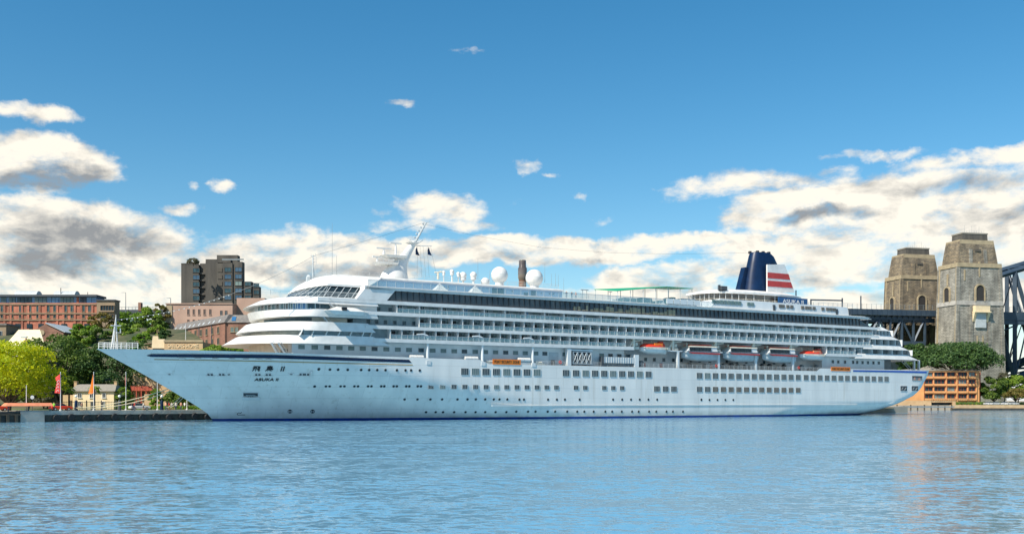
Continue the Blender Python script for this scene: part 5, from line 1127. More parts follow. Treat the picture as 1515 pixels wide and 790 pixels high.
# brown brick terrace with mansard roof, coming towards us to the right
d0 = 308; x0w = PX(256, d0); x1w, d1 = PX(333, 272), 272; rot = math.atan2(d1-d0, x1w-x0w); Lw = math.hypot(d1-d0, x1w-x0w); zb = 14
t = thing('brick_terrace', 'brown brick terrace with dark mansard roof and a row of pale skylights', 'building', (x0w, d0, zb), rot)
ze = 6.6+2.2; ze = PZ(477, 272)-zb
mb = MB(); mb.box(0, Lw, 0, 10, -3, ze); mb.build('wall', 'brick2', t)
mb = MB(); zr_ = ze+2.3; mb.loft([[(-.3,-.4,ze),(Lw+.3,-.4,ze),(Lw+.3,10.4,ze),(-.3,10.4,ze)],[(.6,1.2,zr_),(Lw-.3,1.2,zr_),(Lw-.3,9,zr_),(.6,9,zr_)]]); mb.build('roof', 'slate', t)
for i in range(10):
    x = 1.6+i*(Lw-3)/10+(.5 if i % 2 else 0); mb = MB(); mb.loft([[(x,-.15,ze+.4),(x+.85,-.15,ze+.4),(x+.85,-.0,ze+.4),(x,0,ze+.4)],[(x+.2,.95,ze+1.9),(x+1.05,.95,ze+1.9),(x+1.05,1.1,ze+1.9),(x+.2,1.1,ze+1.9)]]); mb.build('skylight', 'lgrey', t)
for i in range(9):
    for k in range(2): x = 1.4+i*(Lw-2.6)/9; window(t, x, x+1.5, ze-2.7-k*3.1, ze-.9-k*3.1, 'glassd', 'trim', bars=1)
for i in range(4): mb = MB(); x = 2.8+i*(Lw-3)/4; mb.box(x, x+.5, -.15, -.02, -2, ze); mb.build('downpipe', 'dgrey', t)
t2 = thing('brick_end_house', 'brown brick house with blue skylight between the terrace and the ship superstructure', 'building', (x1w+.05, d1+.3, zb), 0)
w_ = PX(392, 272)-x1w
mb = MB(); mb.box(0, w_, 0, 10, -3, ze); mb.build('wall', 'brick2', t2); mb = MB(); mb.loft([[(-.2,-.3,ze),(w_,-.3,ze),(w_,10,ze),(-.2,10,ze)],[(.3,1.4,ze+2.2),(w_,1.4,ze+2.2),(w_,9,ze+2.2),(.3,9,ze+2.2)]]); mb.build('roof', 'slate', t2)
for x in (1.4, 2.6): window(t2, x, x+.8, ze-2.6, ze-1.3, 'glassg', 'trim')
mb = MB(); mb.loft([[(1.6,-.05,ze+.5),(2.7,-.05,ze+.5),(2.7,.1,ze+.5),(1.6,.1,ze+.5)],[(1.6,.85,ze+1.7),(2.7,.85,ze+1.7),(2.7,1.0,ze+1.7),(1.6,1.0,ze+1.7)]]); mb.build('skylight', 'glassb', t2)
# sandstone sailors home
d = 262; zb = 2; t = thing('sandstone_building', 'tan sandstone building with raised lettering on its parapet, rising behind the foredeck', 'building', (PX(205, d), d, zb), 0)
X = lambda x: PX(x, d)-t.location.x; Z = lambda y: PZ(y, d)-zb
mb = MB(); mb.box(X(243), X(300), 0, 10, -1, Z(506)); mb.build('wall', 'sand', t)
mb = MB(); mb.box(X(217), X(243)-.02, .6, 10, -1, Z(514)); mb.build('side_wing', 'sand', t)
mb = MB(); mb.box(X(242.5), X(300.5), -.25, .4, Z(506), Z(503)); mb.build('parapet', 'trim', t)
mb = MB(); mb.add([(X(224),.3,Z(515)),(X(243),.3,Z(515)),(X(243),.3,Z(501.5)),(X(233.5),.3,Z(501.5)),(X(233),.3,Z(497)),(X(225.5),.3,Z(497)),(X(224),.3,Z(508)),(X(224),.9,Z(515)),(X(243),.9,Z(515)),(X(243),.9,Z(501.5)),(X(233.5),.9,Z(501.5)),(X(233),.9,Z(497)),(X(225.5),.9,Z(497)),(X(224),.9,Z(508))], [(0,1,2,3,4,5,6),(13,12,11,10,9,8,7)]+[(i,(i+1)%7,(i+1)%7+7,i+7) for i in range(7)]); mb.build('chimney_wall', 'cott', t)
text_obj('SAILORS HOME', 1.45, 'cott', t, ((X(250)+X(292))/2, -.06, Z(512.2)), (R(90), 0, 0), .06, .82, 'lettering')
mb = MB(); mb.tube((X(271), 2, Z(503)), (X(271), 2, Z(478)), .09, .05, 6); mb.build('flagpole', 'white2', t); mb = MB(); mb.tube((X(230.5), 1, Z(497)), (X(230.5), 1, Z(487)), .08, .06, 6); mb.build('vent_pipe', 'sand', t)
mb = MB(); mb.loft([[(X(213),.2,Z(509)),(X(224),.2,Z(508)),(X(224),.2,Z(507)),(X(213),.2,Z(508))],[(X(213),6,Z(509)),(X(224),6,Z(508)),(X(224),6,Z(507)),(X(213),6,Z(508))]]); mb.box(X(203), X(213), 3, 8, Z(520), Z(511)); mb.build('low_roof', 'tan', t)
# three storey stone house with red balcony under the bow
d = 247; zb = 2; t = thing('balconied_stone_house', 'sandstone house with a dark red timber balcony seen under the ship bow', 'house', (PX(196, d), d, zb), 0)
X = lambda x: PX(x, d)-t.location.x; Z = lambda y: PZ(y, d)-zb
mb = MB(); mb.box(0, X(262), 0, 9, -1, Z(545)); mb.build('wall', 'sand', t)
mb = MB(); mb.box(X(198), X(228), -1.8, -1.7, Z(577), Z(571.5)); mb.box(X(198), X(228), -1.8, 0, Z(578), Z(577)); 
for i in range(8): x = X(198)+(X(228)-X(198))*i/7; mb.box(x-.05, x+.05, -1.85, -1.75, Z(578), Z(570.5))
mb.build('balcony', 'hotelr', t)
for i in range(5): mb = MB(); x = X(198.5)+(X(227)-X(198.5))*i/4; mb.box(x-.1, x+.1, -1.75, -1.55, -1, Z(578)); mb.build('balcony_post', 'hotelr', t)
mb = MB(); mb.box(X(206), X(210), -.08, .05, Z(596), Z(580)); mb.build('door', 'hotelr', t)
for x, y in [(212,552),(220,556),(229,560),(236,564),(212,583),(222,584)]: window(t, X(x-1.4), X(x+1.4), Z(y+4), Z(y-4), 'glassd', 'trim')
mb = MB(); mb.box(X(219), X(250), -2.5, 0, -.5, Z(583)); mb.build('lower_wing', 'sand', t)
# cottage
d = 224; zb = 2.1; t = thing('cottage', 'two storey cream cottage with grey shingled roof and two chimneys', 'house', (PX(108, d), d, zb), 0)
X = lambda x: PX(x, d)-t.location.x; Z = lambda y: PZ(y, d)-zb; w_ = X(168.5)
mb = MB(); mb.box(0, w_, 0, 6, -.5, Z(578)); mb.build('wall', 'cott', t)
mb = MB(); a, b = X(103), X(171.5); mb.loft([[(a,-.5,Z(578.5)),(b,-.5,Z(578.5)),(b,6.5,Z(578.5)),(a,6.5,Z(578.5))],[(a+.5,3,Z(568)),(b-1.0,3,Z(568)),(b-1.0,3.1,Z(568)),(a+.5,3.1,Z(568))]]); mb.build('roof', 'roofg', t)
for x in (104, 164): mb = MB(); mb.box(X(x-2), X(x+2), 2.6, 3.5, Z(572), Z(564)); mb.box(X(x-2.3), X(x+2.3), 2.5, 3.6, Z(564.6), Z(563.6)); mb.build('chimney', 'sand', t)
for x in (118, 135.5, 154): window(t, X(x-2.2), X(x+2.2), Z(588), Z(581.8), 'glassd', 'white2', bars=1)
for x in (118, 153): window(t, X(x-2), X(x+2), Z(601), Z(594), 'glassd', 'white2', bars=1)
mb = MB(); mb.box(X(134), X(138), -.08, .05, 0, Z(594)); mb.build('door', 'dgrey', t)
mb = MB(); mb.box(X(90), -.03, 1, 5, -.5, Z(584)); mb.build('lean_to', 'sand', t); mb = MB(); mb.box(X(98), X(101.5), .9, 1.0, 0, Z(592)); mb.build('archway', 'dgrey', t)
# iron fence in front of the cottage
t = thing('iron_fence', 'thin dark iron picket fence in front of the cottage', 'fence', (PX(84, 217), 217, 2.1), 0); w_ = PX(172, 217)-PX(84, 217)
mb = MB()
for i in range(int(w_/.35)): mb.box(i*.35, i*.35+.04, 0, .04, 0, 1.9)
mb.box(0, w_, 0, .04, 1.7, 1.78); mb.box(0, w_, 0, .04, .2, .28); mb.build('pickets', 'dgrey', t)
for i in range(5): mb = MB(); mb.box(i*w_/4-.08, i*w_/4+.08, -.05, .1, 0, 2.1); mb.build('fence_post', 'dgrey', t)
# flagpoles with banners
def flagpole(px, ytop, label, cm, fpts, colr):
    p, _ = QP(px, 3.0); d = p.y; t = thing('flagpole', label, 'flagpole', p, 0, 'flagpoles on the quay'); h = PZ(ytop, d)-2.1
    mb = MB(); mb.tube((0,0,0), (0,0,h), .09, .06, 8); mb.sphere((0,0,h+.05), .1, 8); mb.lathe((0,0,0), [(.25,0),(.2,.3)], 8); mb.build('pole', 'white2', t)
    if fpts:
        s = d/F; vs = []; n = len(fpts)
        for (x, y) in fpts: vs.append(((x-px)*s, math.sin(y*.6)*.15, (ytop-y)*s+h)); 
        mb = MB(); mb.add(vs, [tuple(range(n))]); mb.add([(a, b+.04, c) for a, b, c in vs], [tuple(range(n))[::-1]]); f = mb.build('banner', cm, t)
        return t, f, s, h, ytop
    return t, None, 0, h, ytop
t, f, s, h, yt = flagpole(96, 551, 'white flagpole with a torn red banner at the left end of the quay', 'shirtr', [(95.7,553),(87.8,558.5),(89.5,562.5),(91,564),(90,569),(87.6,577),(87,581),(95.7,582)], 0)
for k, (x, y) in enumerate([(93.2,564),(92.6,568.5),(92.2,573),(92,578)]):
    mb = MB(); a, b = (x-96)*s, (yt-y)*s+h; mb.tube((a-.25,-.2,b-.2), (a+.1,-.2,b+.25), .05, .05, 4); mb.tube((a+.1,-.2,b+.25), (a+.3,-.2,b-.15), .05, .05, 4); mb.build('banner_mark', 'white2', f)
flagpole(145.5, 551, 'white flagpole with a narrow orange banner before the cottage', 'orange', [(145.2,553),(143,562),(141,570),(138,579),(137.6,582),(142,582.5),(145.2,581)], 0)
flagpole(193.5, 551, 'pinkish flagpole with a tightly furled maroon banner right of the cottage', 'hotelr', [(193.3,554),(192.2,560),(192.4,570),(193.3,572)], 0)
flagpole(240.5, 553, 'bare white flagpole in front of the stone house under the bow', 'red', None, 0); flagpole(284.5, 588, 'short flagpole closest to the ship stem', 'red', None, 0); flagpole(45, 571, 'pale pole under the yellow tree', 'red', None, 0)
def lantern(px, label, kind):
    p, _ = QP(px, 2.0); t = thing('lantern_post', label, 'lamp post', p, 0, 'dark lamp posts along the quay')
    mb = MB(); mb.lathe((0,0,0), [(.36,0),(.34,1.1),(.30,1.9),(.22,2.1)], 10); mb.build('bollard_base', 'navy' if kind else 'dgrey', t, True)
    mb = MB(); mb.tube((0,0,2.0), (0,0,2.7), .05, .05, 6); mb.build('stem', 'dgrey', t); mb = MB(); mb.sphere((0,0,2.95), .30, 12); mb.build('globe', 'bulb', t, True)
lantern(117, 'dark lamp post with white globe in front of the cottage', 1); lantern(181.5, 'dark lamp post with white globe beside the small tree', 0); lantern(244.5, 'dark lamp post with white globe nearest the bow', 1)
p, _ = QP(58, 5); t = thing('round_sign', 'round white sign on a pole under the yellow tree', 'sign', p); mb = MB(); mb.tube((0,0,0), (0,0,2.6), .05, .05, 6); mb.build('pole', 'dgrey', t)
mb = MB(); mb.lathe((0,0,0), [(.38,-.03),(.38,.03)], 18); o = mb.build('disc', 'lgrey', t); o.location = (0, -.06, 2.7); o.rotation_euler = (R(90), 0, 0)
# bollards and mooring lines
def bollard(px, label):
    p, _ = QP(px, .9); t = thing('bollard', label, 'bollard', p); mb = MB(); mb.lathe((0,0,0), [(.26,0),(.2,.3),(.2,.5),(.36,.6),(.30,.72)], 12); mb.build('post', 'dgrey', t, True); return p+Vector((0,0,.55))
b1 = bollard(113, 'black bollard holding the long mooring line, left end of the quay'); b2 = bollard(250, 'black bollard under the bow holding the two short lines')
def rope(p0, p1, sag, label, r=.085):
    pts = []
    for i in range(25): q = i/24; p = p0.lerp(p1, q); p.z -= 4*q*(1-q)*sag; pts.append(tuple(p-p0))
    mb = MB(); mb.path(pts, r, 6); o = mb.build('mooring_rope', 'rope'); o.location = p0; tag(o, label, 'rope')
def HW(x, y): u, z, v = HS(x, y); return SM @ Vector(S(u, v, z))
rope(b1, HW(249, 575.0), .7, 'long tan mooring rope from the far bollard up to the stem, upper of the pair'); rope(b1+Vector((.3,.1,-.1)), HW(253, 577.5), 1.0, 'long tan mooring rope slung just below its twin')
rope(b2, HW(268, 586), .2, 'short steep mooring rope from quay to stem, left one'); rope(b2+Vector((.5,.3,0)), HW(271, 588), .2, 'short steep mooring rope from quay to stem, right one')
# people
def person(loc, shirt, trousers, label, walk=.25, face=0.0, h=1.74, group='people on the quay'):
    me = bpy.data.meshes.new('p'); k = h/1.74
    J = [(0,0,.93),(0,0,1.18),(0,0,1.42),(0,0,1.50),(0,.02,1.60),(0,.02,1.70),(.20,0,1.40),(.27,.02*1,1.13),(.26,-.14,.90),(-.20,0,1.40),(-.27,.05,1.13),(-.27,.12,.90),(.10,-walk*.35,.50),(.10,-walk*.6+.04,.07),(.10,-walk*.6-.12,.04),(-.10,walk*.35,.50),(-.10,walk*.9,.09),(-.10,walk*.9-.14,.04)]
    E = [(0,1),(1,2),(2,3),(3,4),(4,5),(2,6),(6,7),(7,8),(2,9),(9,10),(10,11),(0,12),(12,13),(13,14),(0,15),(15,16),(16,17)]
    RR = [.15,.14,.16,.06,.095,.09,.065,.045,.035,.065,.045,.035,.075,.045,.04,.075,.045,.04]
    me.from_pydata([(a*k, b*k, c*k) for a, b, c in J], E, []); o = bpy.data.objects.new('p', me); col.objects.link(o); sk = o.modifiers.new('s', 'SKIN'); o.modifiers.new('b', 'SUBSURF').levels = 1
    for i, r in enumerate(RR): me.skin_vertices[0].data[i].radius = (r*k, r*.8*k); me.skin_vertices[0].data[i].use_root = (i == 0)
    bpy.context.view_layer.update(); m2 = bpy.data.meshes.new_from_object(o.evaluated_get(bpy.context.evaluated_depsgraph_get())); bpy.data.objects.remove(o)
    m2.materials.clear()
    for m in ('skin', shirt, trousers, 'hair'): m2.materials.append(M[m])
    for p in m2.polygons:
        c = p.center/k; p.material_index = 3 if (c.z > 1.63 and (c.y > 0 or c.z > 1.72)) else 0 if (c.z > 1.46 or (abs(c.x) > .2 and c.z < 1.2) or (c.z < .5 and trousers == 'dgrey')) else 1 if c.z > .95 else 2; p.use_smooth = True
    o = bpy.data.objects.new('person', m2); col.objects.link(o); o.location = loc; o.rotation_euler = (0, 0, face); tag(o, label, 'person', group); return o
rr = random.Random(9)
p, _ = QP(83, 1.5); person(p, 'hiviz', 'denim', 'person in a bright green hi-vis top at the quay end by the shelter', .1, .4)
for i, (x, off, sh, lab) in enumerate([(258,5,'shirtp','person in a peach top behind the short ropes'),(266,6,'shirtr','person in a red top near the stem'),(271,4,'shirtw','person in a white top near the stem'),(277,7,'denim','person in dark blue near the stem'),(281,5,'shirtp','person in a peach top nearest the stem'),(289,6,'shirtw','person in white just left of the hull'),(213,6,'shirtr','person in a red top before the stone house'),(222,4,'shirtw','person in a white top between the stone house and the lantern'),(160,4,'denim','person in dark blue before the right end of the cottage'),(128,3,'shirtp','person in a peach top before the cottage windows'),(204,3,'black','person in black standing right of the maroon banner pole'),(262,3,'shirtw','person in white behind the short ropes')]):
    p, _ = QP(x, off); person(p, sh, 'dgrey' if i % 2 else 'denim', lab, rr.uniform(.05, .3), rr.uniform(-1.5, 1.5))
for x, sh, lab in [(838,'denim','person in dark clothes at the top deck rail, left of three'),(846,'black','person in black at the top deck rail, middle of three'),(852,'shirtp','person in a peach top at the top deck rail, right of three')]:
    person(SM @ Vector(S(U(x, 13.5), 13.5, ZL)), sh, 'denim', lab, .05, .3, group='people on the top deck')
# parked red cars at the quay
def car(loc, rot, body, label, group):
    t = thing('parked_car', label, 'car', loc, rot, group); 
    mb = MB(); sec = [(-2.1,.45,.78),(-1.9,.35,.9),(-1.2,.32,.95),(.9,.32,.95),(1.8,.35,.84),(2.1,.45,.7)]
    mb.loft([[(x,-.84,a),(x,.84,a),(x,.84,b-.12),(x,.76,b),(x,-.76,b),(x,-.84,b-.12)] for x, a, b in sec]); mb.build('body', body, t)
    mb = MB(); mb.loft([[(-1.75,-.76,.92),(1.15,-.76,.92),(1.15,.76,.92),(-1.75,.76,.92)],[(-1.25,-.62,1.4),(.4,-.62,1.4),(.4,.62,1.4),(-1.25,.62,1.4)]]); mb.build('windows', 'glassd', t)
    mb = MB(); mb.box(-1.22, .38, -.6, .6, 1.39, 1.45); mb.build('roof', body, t)
    for x in (-1.3, 1.3):
        for y in (-.82, .82):
            mb = MB(); mb.tube((x, y-.1, .32), (x, y+.1, .32), .32, .32, 14); w_ = mb.build('wheel', 'black', t); mb = MB(); mb.tube((x, y-.12, .32), (x, y+.12, .32), .18, .18, 10); mb.build('rim', 'lgrey', w_)
p, _ = QP(105, 7); car(p, qa, 'redorange', 'red car parked in front of the cottage lean-to', 'cars parked on the quay'); p, _ = QP(4, 5); car(p, qa, 'redorange', 'red car at the left edge under the yellow tree', 'cars parked on the quay')
p, _ = QP(226, 8); car(p, qa, 'white', 'white car parked before the stone house under the bow', 'cars parked on the quay')
for x, c, lab in [(1463,'white','white car in the park right of the hotel, left of the row'),(1474,'lgrey','silver car in the park right of the hotel, second of the row'),(1487,'white','white car below the bridge foot, third of the row'),(1500,'lgrey','silver car nearest the right edge')]:
    car((PX(x, 428), 428, 2.15), .05, c, lab, 'cars parked by the right shore')

# ------------------------------------------------------------------ far brick stack behind the ship
d = 560; t = thing('brick_chimney', 'ribbed brown brick smokestack rising behind the two big white radomes', 'chimney', (PX(773, d), d, 2), 0); h = PZ(385, d)-2; s = d/F
mb = MB(); mb.lathe((0,0,0), [(6.5*s,0),(5.6*s,h*.75),(5.4*s,h-24*s)], 18); mb.build('shaft', 'brick2', t, True)
mb = MB(); mb.lathe((0,0,0), [(5.5*s,h-30*s),(6.6*s,h-26*s),(6.7*s,h-12*s),(5.4*s,h-10*s),(5.3*s,h-1*s),(4.8*s,h)], 18); mb.build('head', 'bandglass', t, True)
for k in range(5): mb = MB(); mb.lathe((0,0,0), [(5.75*s,h-(32+k*4)*s),(5.75*s,h-(33.2+k*4)*s)], 18); mb.build('band', 'tan', t)

# ------------------------------------------------------------------ bridge pylons
BA = math.atan2(.217, .976)
def pylon(px, d, label, seed, hs):
    t = thing('bridge_pylon', label, 'pylon', (PX(px, d), d, 2), BA); 
    def rc(w_, dp, z):
        w_ *= .94; dp *= .94; return [(-w_, -dp, z), (w_, -dp, z), (w_, dp, z), (-w_, dp, z)]
    P3 = [(15.2,9.0,-2),(13.9,8.2,50),(13.1,7.8,70)]
    def wd(z): return interp([(z_, w_*.94) for w_, _, z_ in P3]+[(83, 9.5)], z), interp([(z_, w_*.94) for _, w_, z_ in P3]+[(83, 5.5)], z)
    st = ['stonel', 'stone'][seed]
    mb = MB(); mb.loft([rc(*p) for p in [(15.2,9.0,-2),(14.3,8.5,30)]]); mb.build('base', 'stonel' , t)
    mb = MB(); mb.loft([rc(*p) for p in [(14.3,8.5,30),(13.9,8.2,50),(13.1,7.8,70)]]); mb.build('shaft', st, t)
    mb = MB(); mb.loft([rc(*p) for p in [(12.2,7.0,70),(11.4,6.4,76),(10.4,5.8,82)]]); mb.build('upper_stage', 'stone', t)
    mb = MB(); mb.loft([rc(10.6,6.0,79.5), rc(10.3,5.8,82.8)]); mb.build('attic_band', 'trim', t)
    mb = MB(); mb.loft([rc(7.8,4.4,82.8), rc(7.6,4.3,86.2)]); mb.build('cap', 'brut', t)
    mb = MB(); mb.loft([rc(7.9,4.5,86.0), rc(7.9,4.5,86.7)]); mb.build('coping', 'roofg', t)
    for z in (70.0, 51.0):
        w_, dp = (q/.94 for q in wd(z-.1)); mb = MB(); mb.loft([rc(w_+.45, dp+.45, z-1.2), rc(w_+.35, dp+.35, z+.9)]); mb.build('string_course', 'trim' if z > 60 or seed else 'conc', t)
    # raised corner and centre piers on both visible faces
    for sg in (-1, 1):
        for x in (-.97, -.38, .38, .97):
            mb = MB(); z0, z1 = (30 if abs(x) < .5 else 2), (78 if abs(x) < .5 else 69)
            mb.loft([[(wd(z)[0]*x-.9, sg*(wd(z)[1]-.4), z), (wd(z)[0]*x+.9, sg*(wd(z)[1]-.4), z), (wd(z)[0]*x+.9, sg*(wd(z)[1]+(.30 if z <= 70 else .1)), z), (wd(z)[0]*x-.9, sg*(wd(z)[1]+(.30 if z <= 70 else .1)), z)] for z in (z0, (z0+z1)/2, z1)]); mb.build('pier', st, t)
        for y in (-.93, .93):
            mb = MB(); mb.loft([[(sg*(wd(z)[0]-.4), wd(z)[1]*y-.7, z), (sg*(wd(z)[0]+.25), wd(z)[1]*y-.7, z), (sg*(wd(z)[0]+.25), wd(z)[1]*y+.7, z), (sg*(wd(z)[0]-.4), wd(z)[1]*y+.7, z)] for z in (2, 36, 69)]); mb.build('pier', 'trim' if sg < 0 else st, t)  # left-side piers get a warmer colour, sunlit tone painted in
    def arch(w_, h_, n=10): return [(-w_, 0), (w_, 0), (w_, h_)]+[(w_*math.cos(a), h_+w_*math.sin(a)) for a in [math.pi*i/n for i in range(1, n)]]+[(-w_, h_)]
    def archpart(cx, fy, z, w_, h_, rot_, th=.35):
        w2, d2 = wd(z+h_); 
        tr = MB(); o_ = arch(w_+.7, h_+.0); i_ = arch(w_, h_); n = len(o_)
        for k in range(1, n): a, b = k, (k+1) % n; tr.loft([[(o_[a][0],-th,o_[a][1]),(o_[b][0],-th,o_[b][1]),(i_[b][0],-th,i_[b][1]),(i_[a][0],-th,i_[a][1])],[(o_[a][0],.6,o_[a][1]),(o_[b][0],.6,o_[b][1]),(i_[b][0],.6,i_[b][1]),(i_[a][0],.6,i_[a][1])]])
        o = tr.build('arch_surround', 'trim', t); dk_ = MB(); dk_.loft([[(x, .02, z_) for x, z_ in i_], [(x, .5, z_) for x, z_ in i_]]); q = dk_.build('arch_shade_panel', 'arch', o)  # solid panel behind the surround; depth comes from shade painted in its colour
        if rot_ == 0: o.location = (cx, -d2-.32, z)
        else: o.location = (-w2-.32, cx, z); o.rotation_euler = (0, 0, R(-90))
    archpart(0, 0, 51.5, 2.3, 6.0, 0); archpart(0, 0, 51.5, 1.9, 5.6, 1)
    for x, z0, z1 in [(0,64,71.5),(-8.5,62,67.5)]:
        w2, d2 = wd(z0); mb = MB(); mb.box(x-.35, x+.35, -d2-.22, -d2+.6, z0, z1); mb.build('slit', 'trim', t)
    mb = MB(); w2, d2 = wd(77); mb.box(-1.6, 1.6, -6.35, -5.8, 77.0, 78.0); mb.build('slot_window', 'brutd', t)
    mb = MB(); w2, d2 = wd(60); mb.box(-w2-.3, -w2+.6, -.4, .4, 60, 66); mb.build('slit', 'trim', t)
    if not seed:
        w2, d2 = wd(46); mb = MB(); mb.box(-4.2, 4.2, -d2-2.2, -d2, 46.5, 49.4); mb.box(-4.6, 4.6, -d2-2.6, -d2, 46.0, 46.6); mb.build('balcony', 'cott', t)
        mb = MB(); 
        for k in range(18): x = -4.1+8.2*k/17; mb.box(x-.05, x+.05, -d2-2.3, -d2-2.2, 49.4, 51.8)
        mb.box(-4.2, 4.2, -d2-2.3, -d2-2.2, 51.6, 51.8); mb.build('balcony_railing', 'grey', t)
        mb = MB(); mb.box(-3.0, 3.0, -d2-.9, -d2, 38.5, 46.0); mb.build('plaque', 'lgrey', t)
        for x in (-3.8, 3.8): mb = MB(); mb.loft([[(x-.6,-d2-.4,41.5),(x+.6,-d2-.4,41.5),(x+.6,-d2+.5,41.5),(x-.6,-d2+.5,41.5)],[(x-.7,-d2-2.2,46),(x+.7,-d2-2.2,46),(x+.7,-d2+.5,46),(x-.7,-d2+.5,46)]]); mb.build('corbel', 'cott', t)
        for x in (-1.6, 1.6): w2, d2 = wd(34); mb = MB(); mb.box(x-.4, x+.4, -d2-.2, -d2+.5, 28, 34.5); mb.build('slit', 'trim', t)
    mb = MB()
    for k in range(9): mb.tube((-6+k*1.4, -4, 86.7), (-6+k*1.4, -4, 87.9 if k % 3 else 90.2), .07, .05, 4)
    mb.build('roof_mast', 'grey', t)
    return t
pylon(1434.5, 507, 'tall pale granite bridge pylon on the right with balcony and white plaque', 0, 0)
pylon(1351, 556, 'brown granite bridge pylon standing behind the steel deck, left of the nearer one', 1, 0)
# steel bridge: approach spans and start of the arch
bm_ = Vector((PX(1434.5, 507), 507, 0)); bf = Vector((PX(1351, 556), 556, 0)); mid_ = (bm_+bf)/2
t = thing('steel_bridge', 'dark steel arch bridge with road deck, trusses and railings between the stone pylons', 'bridge', (mid_.x, mid_.y, 0), BA)
DZ = 50.6; hwd = 14.5
mb = MB(); mb.box(-150, 160, -hwd, hwd, DZ-1.0, DZ); mb.build('road_deck', 'dgrey', t)
mb = MB(); mb.box(-150, 15, -hwd-.3, -hwd, DZ-3.0, DZ-.3); mb.box(14, 160, -hwd-.3, -hwd, DZ-4.2, DZ-.3)
for i in range(60): x = -148+i*2.8; mb.box(x-.12, x+.12, -hwd-.5, -hwd-.25, DZ-3.0, DZ)
mb.build('deck_girder', 'steel', t)
mb = MB()
for sy in (-hwd-.2, hwd):
    for i in range(115): x = -150+i*2.7; mb.box(x-.06, x+.06, sy-.06, sy+.06, DZ, DZ+2.6)
    for z in (.9, 1.8, 2.55): mb.box(-150, 160, sy-.04, sy+.04, DZ+z, DZ+z+.08)
mb.build('deck_railing', 'grey', t)
def truss(x0, x1, n, y, zt0, zb0, r=.55, nm='approach_truss'):
    mb = MB(); mb.box(x0, x1, y-r, y+r, zt0-r*1.3, zt0+r*1.3); mb.box(x0, x1, y-r, y+r, zb0-r*1.3, zb0+r*1.3)
    for i in range(n+1): x = x0+(x1-x0)*i/n; mb.box(x-r*.6, x+r*.6, y-r*.7, y+r*.7, zb0, zt0)
    for i in range(n):
        a, b = x0+(x1-x0)*i/n, x0+(x1-x0)*(i+1)/n; 
        if i % 2: a, b = b, a
        mb.tube((a, y, zt0), (b, y, zb0), r*.85, r*.85, 4)
    return mb.build(nm, 'steel', t)
for y in (-hwd+2, hwd-2): truss(-58, -18, 6, y, DZ-4.2, DZ-17, .75)
mb = MB()
for i in range(14):
    x = -58+i*40/13; mb.box(x-.25, x+.25, -hwd+2, hwd-2, DZ-5.2, DZ-4.4); mb.box(x-.2, x+.2, -hwd+2, hwd-2, DZ-17.3, DZ-16.8)
    if i < 13: mb.tube((x, -hwd+2, DZ-17), (x+3, hwd-2, DZ-17), .2, .2, 4); mb.tube((x, -hwd+2, DZ-5), (x+2, hwd-2, DZ-17), .22, .22, 4)
mb.build('cross_bracing', 'steel', t)
for i in range(26):
    pass
mb = MB()
for i in range(40): x = -140+i*3.2; mb.loft([[(x-.2,-hwd-.3,DZ-3.0),(x+.2,-hwd-.3,DZ-3.0),(x+.2,-hwd+3,DZ-3.0),(x-.2,-hwd+3,DZ-3.0)],[(x-.2,-hwd+2.6,DZ-6),(x+.2,-hwd+2.6,DZ-6),(x+.2,-hwd+3,DZ-6),(x-.2,-hwd+3,DZ-6)]])
mb.box(-140, -12, -hwd+2.2, -hwd+2.8, DZ-6.2, DZ-4.0); mb.build('deck_bracket', 'steel', t)
for x in (-17, -57): mb = MB(); mb.loft([[(x-2.5,-hwd,-0),(x+2.5,-hwd,0),(x+2.5,hwd,0),(x-2.5,hwd,0)],[(x-2,-hwd+1,DZ-18.5),(x+2,-hwd+1,DZ-18.5),(x+2,hwd-1,DZ-18.5),(x-2,hwd-1,DZ-18.5)]]); mb.build('stone_pier', 'stonel', t)
# arch trusses to the right of the pylons
def zlow(x): return 6+62*math.sin(min(1, max(0, (x-17)/250))*math.pi/2)**.9
def zup(x): return 67+48*math.sin(min(1, max(0, (x-17)/250))*math.pi/2)
for y in (-hwd+1, hwd-1):
    mb = MB(); xs_ = [18+i*17 for i in range(9)]
    for a, b in zip(xs_[:-1], xs_[1:]):
        mb.tube((a, y, zup(a)), (b, y, zup(b)), 1.5, 1.5, 4); mb.tube((a, y, zlow(a)), (b, y, zlow(b)), 2.3, 2.3, 4); mb.tube((a, y, zup(a)), (b, y, zlow(b)), 1.3, 1.3, 4); mb.tube((b, y, zlow(b)), (b, y, zup(b)), 1.4, 1.4, 4); mb.tube(((a+b)/2, y, (zup(a)+zlow(b))/2), (a, y, zlow(a)), .5, .5, 4); mb.tube((a, y, (zup(a)+zlow(a))/2), (b, y, (zup(b)+zlow(b))/2), .4, .4, 4)
    mb.tube((18, y, 4), (18, y, zup(18)), 2.0, 1.7, 4); mb.build('arch_truss', 'steel', t)
mb = MB()
for i in range(9):
    x = 18+i*17; mb.tube((x, -hwd+1, zup(x)), (x, hwd-1, zup(x)), .5, .5, 4); mb.tube((x, -hwd+1, zlow(x)), (x, hwd-1, zlow(x)), .6, .6, 4); mb.tube((x, -hwd+1, zlow(x)), (x, hwd-1, zup(x)), .35, .35, 4); mb.tube((x, hwd-1, zlow(x)), (x, -hwd+1, zup(x)), .35, .35, 4)
    if i < 8: mb.tube((x, -hwd+1, zup(x)), (x+17, hwd-1, zup(x+17)), .35, .35, 4); mb.tube((x, hwd-1, zlow(x)), (x+17, -hwd+1, zlow(x+17)), .45, .45, 4)
mb.build('sway_bracing', 'steel', t)
mb = MB(); mb.box(16, 160, -hwd, -hwd+1.2, DZ-6.5, DZ-3.8)
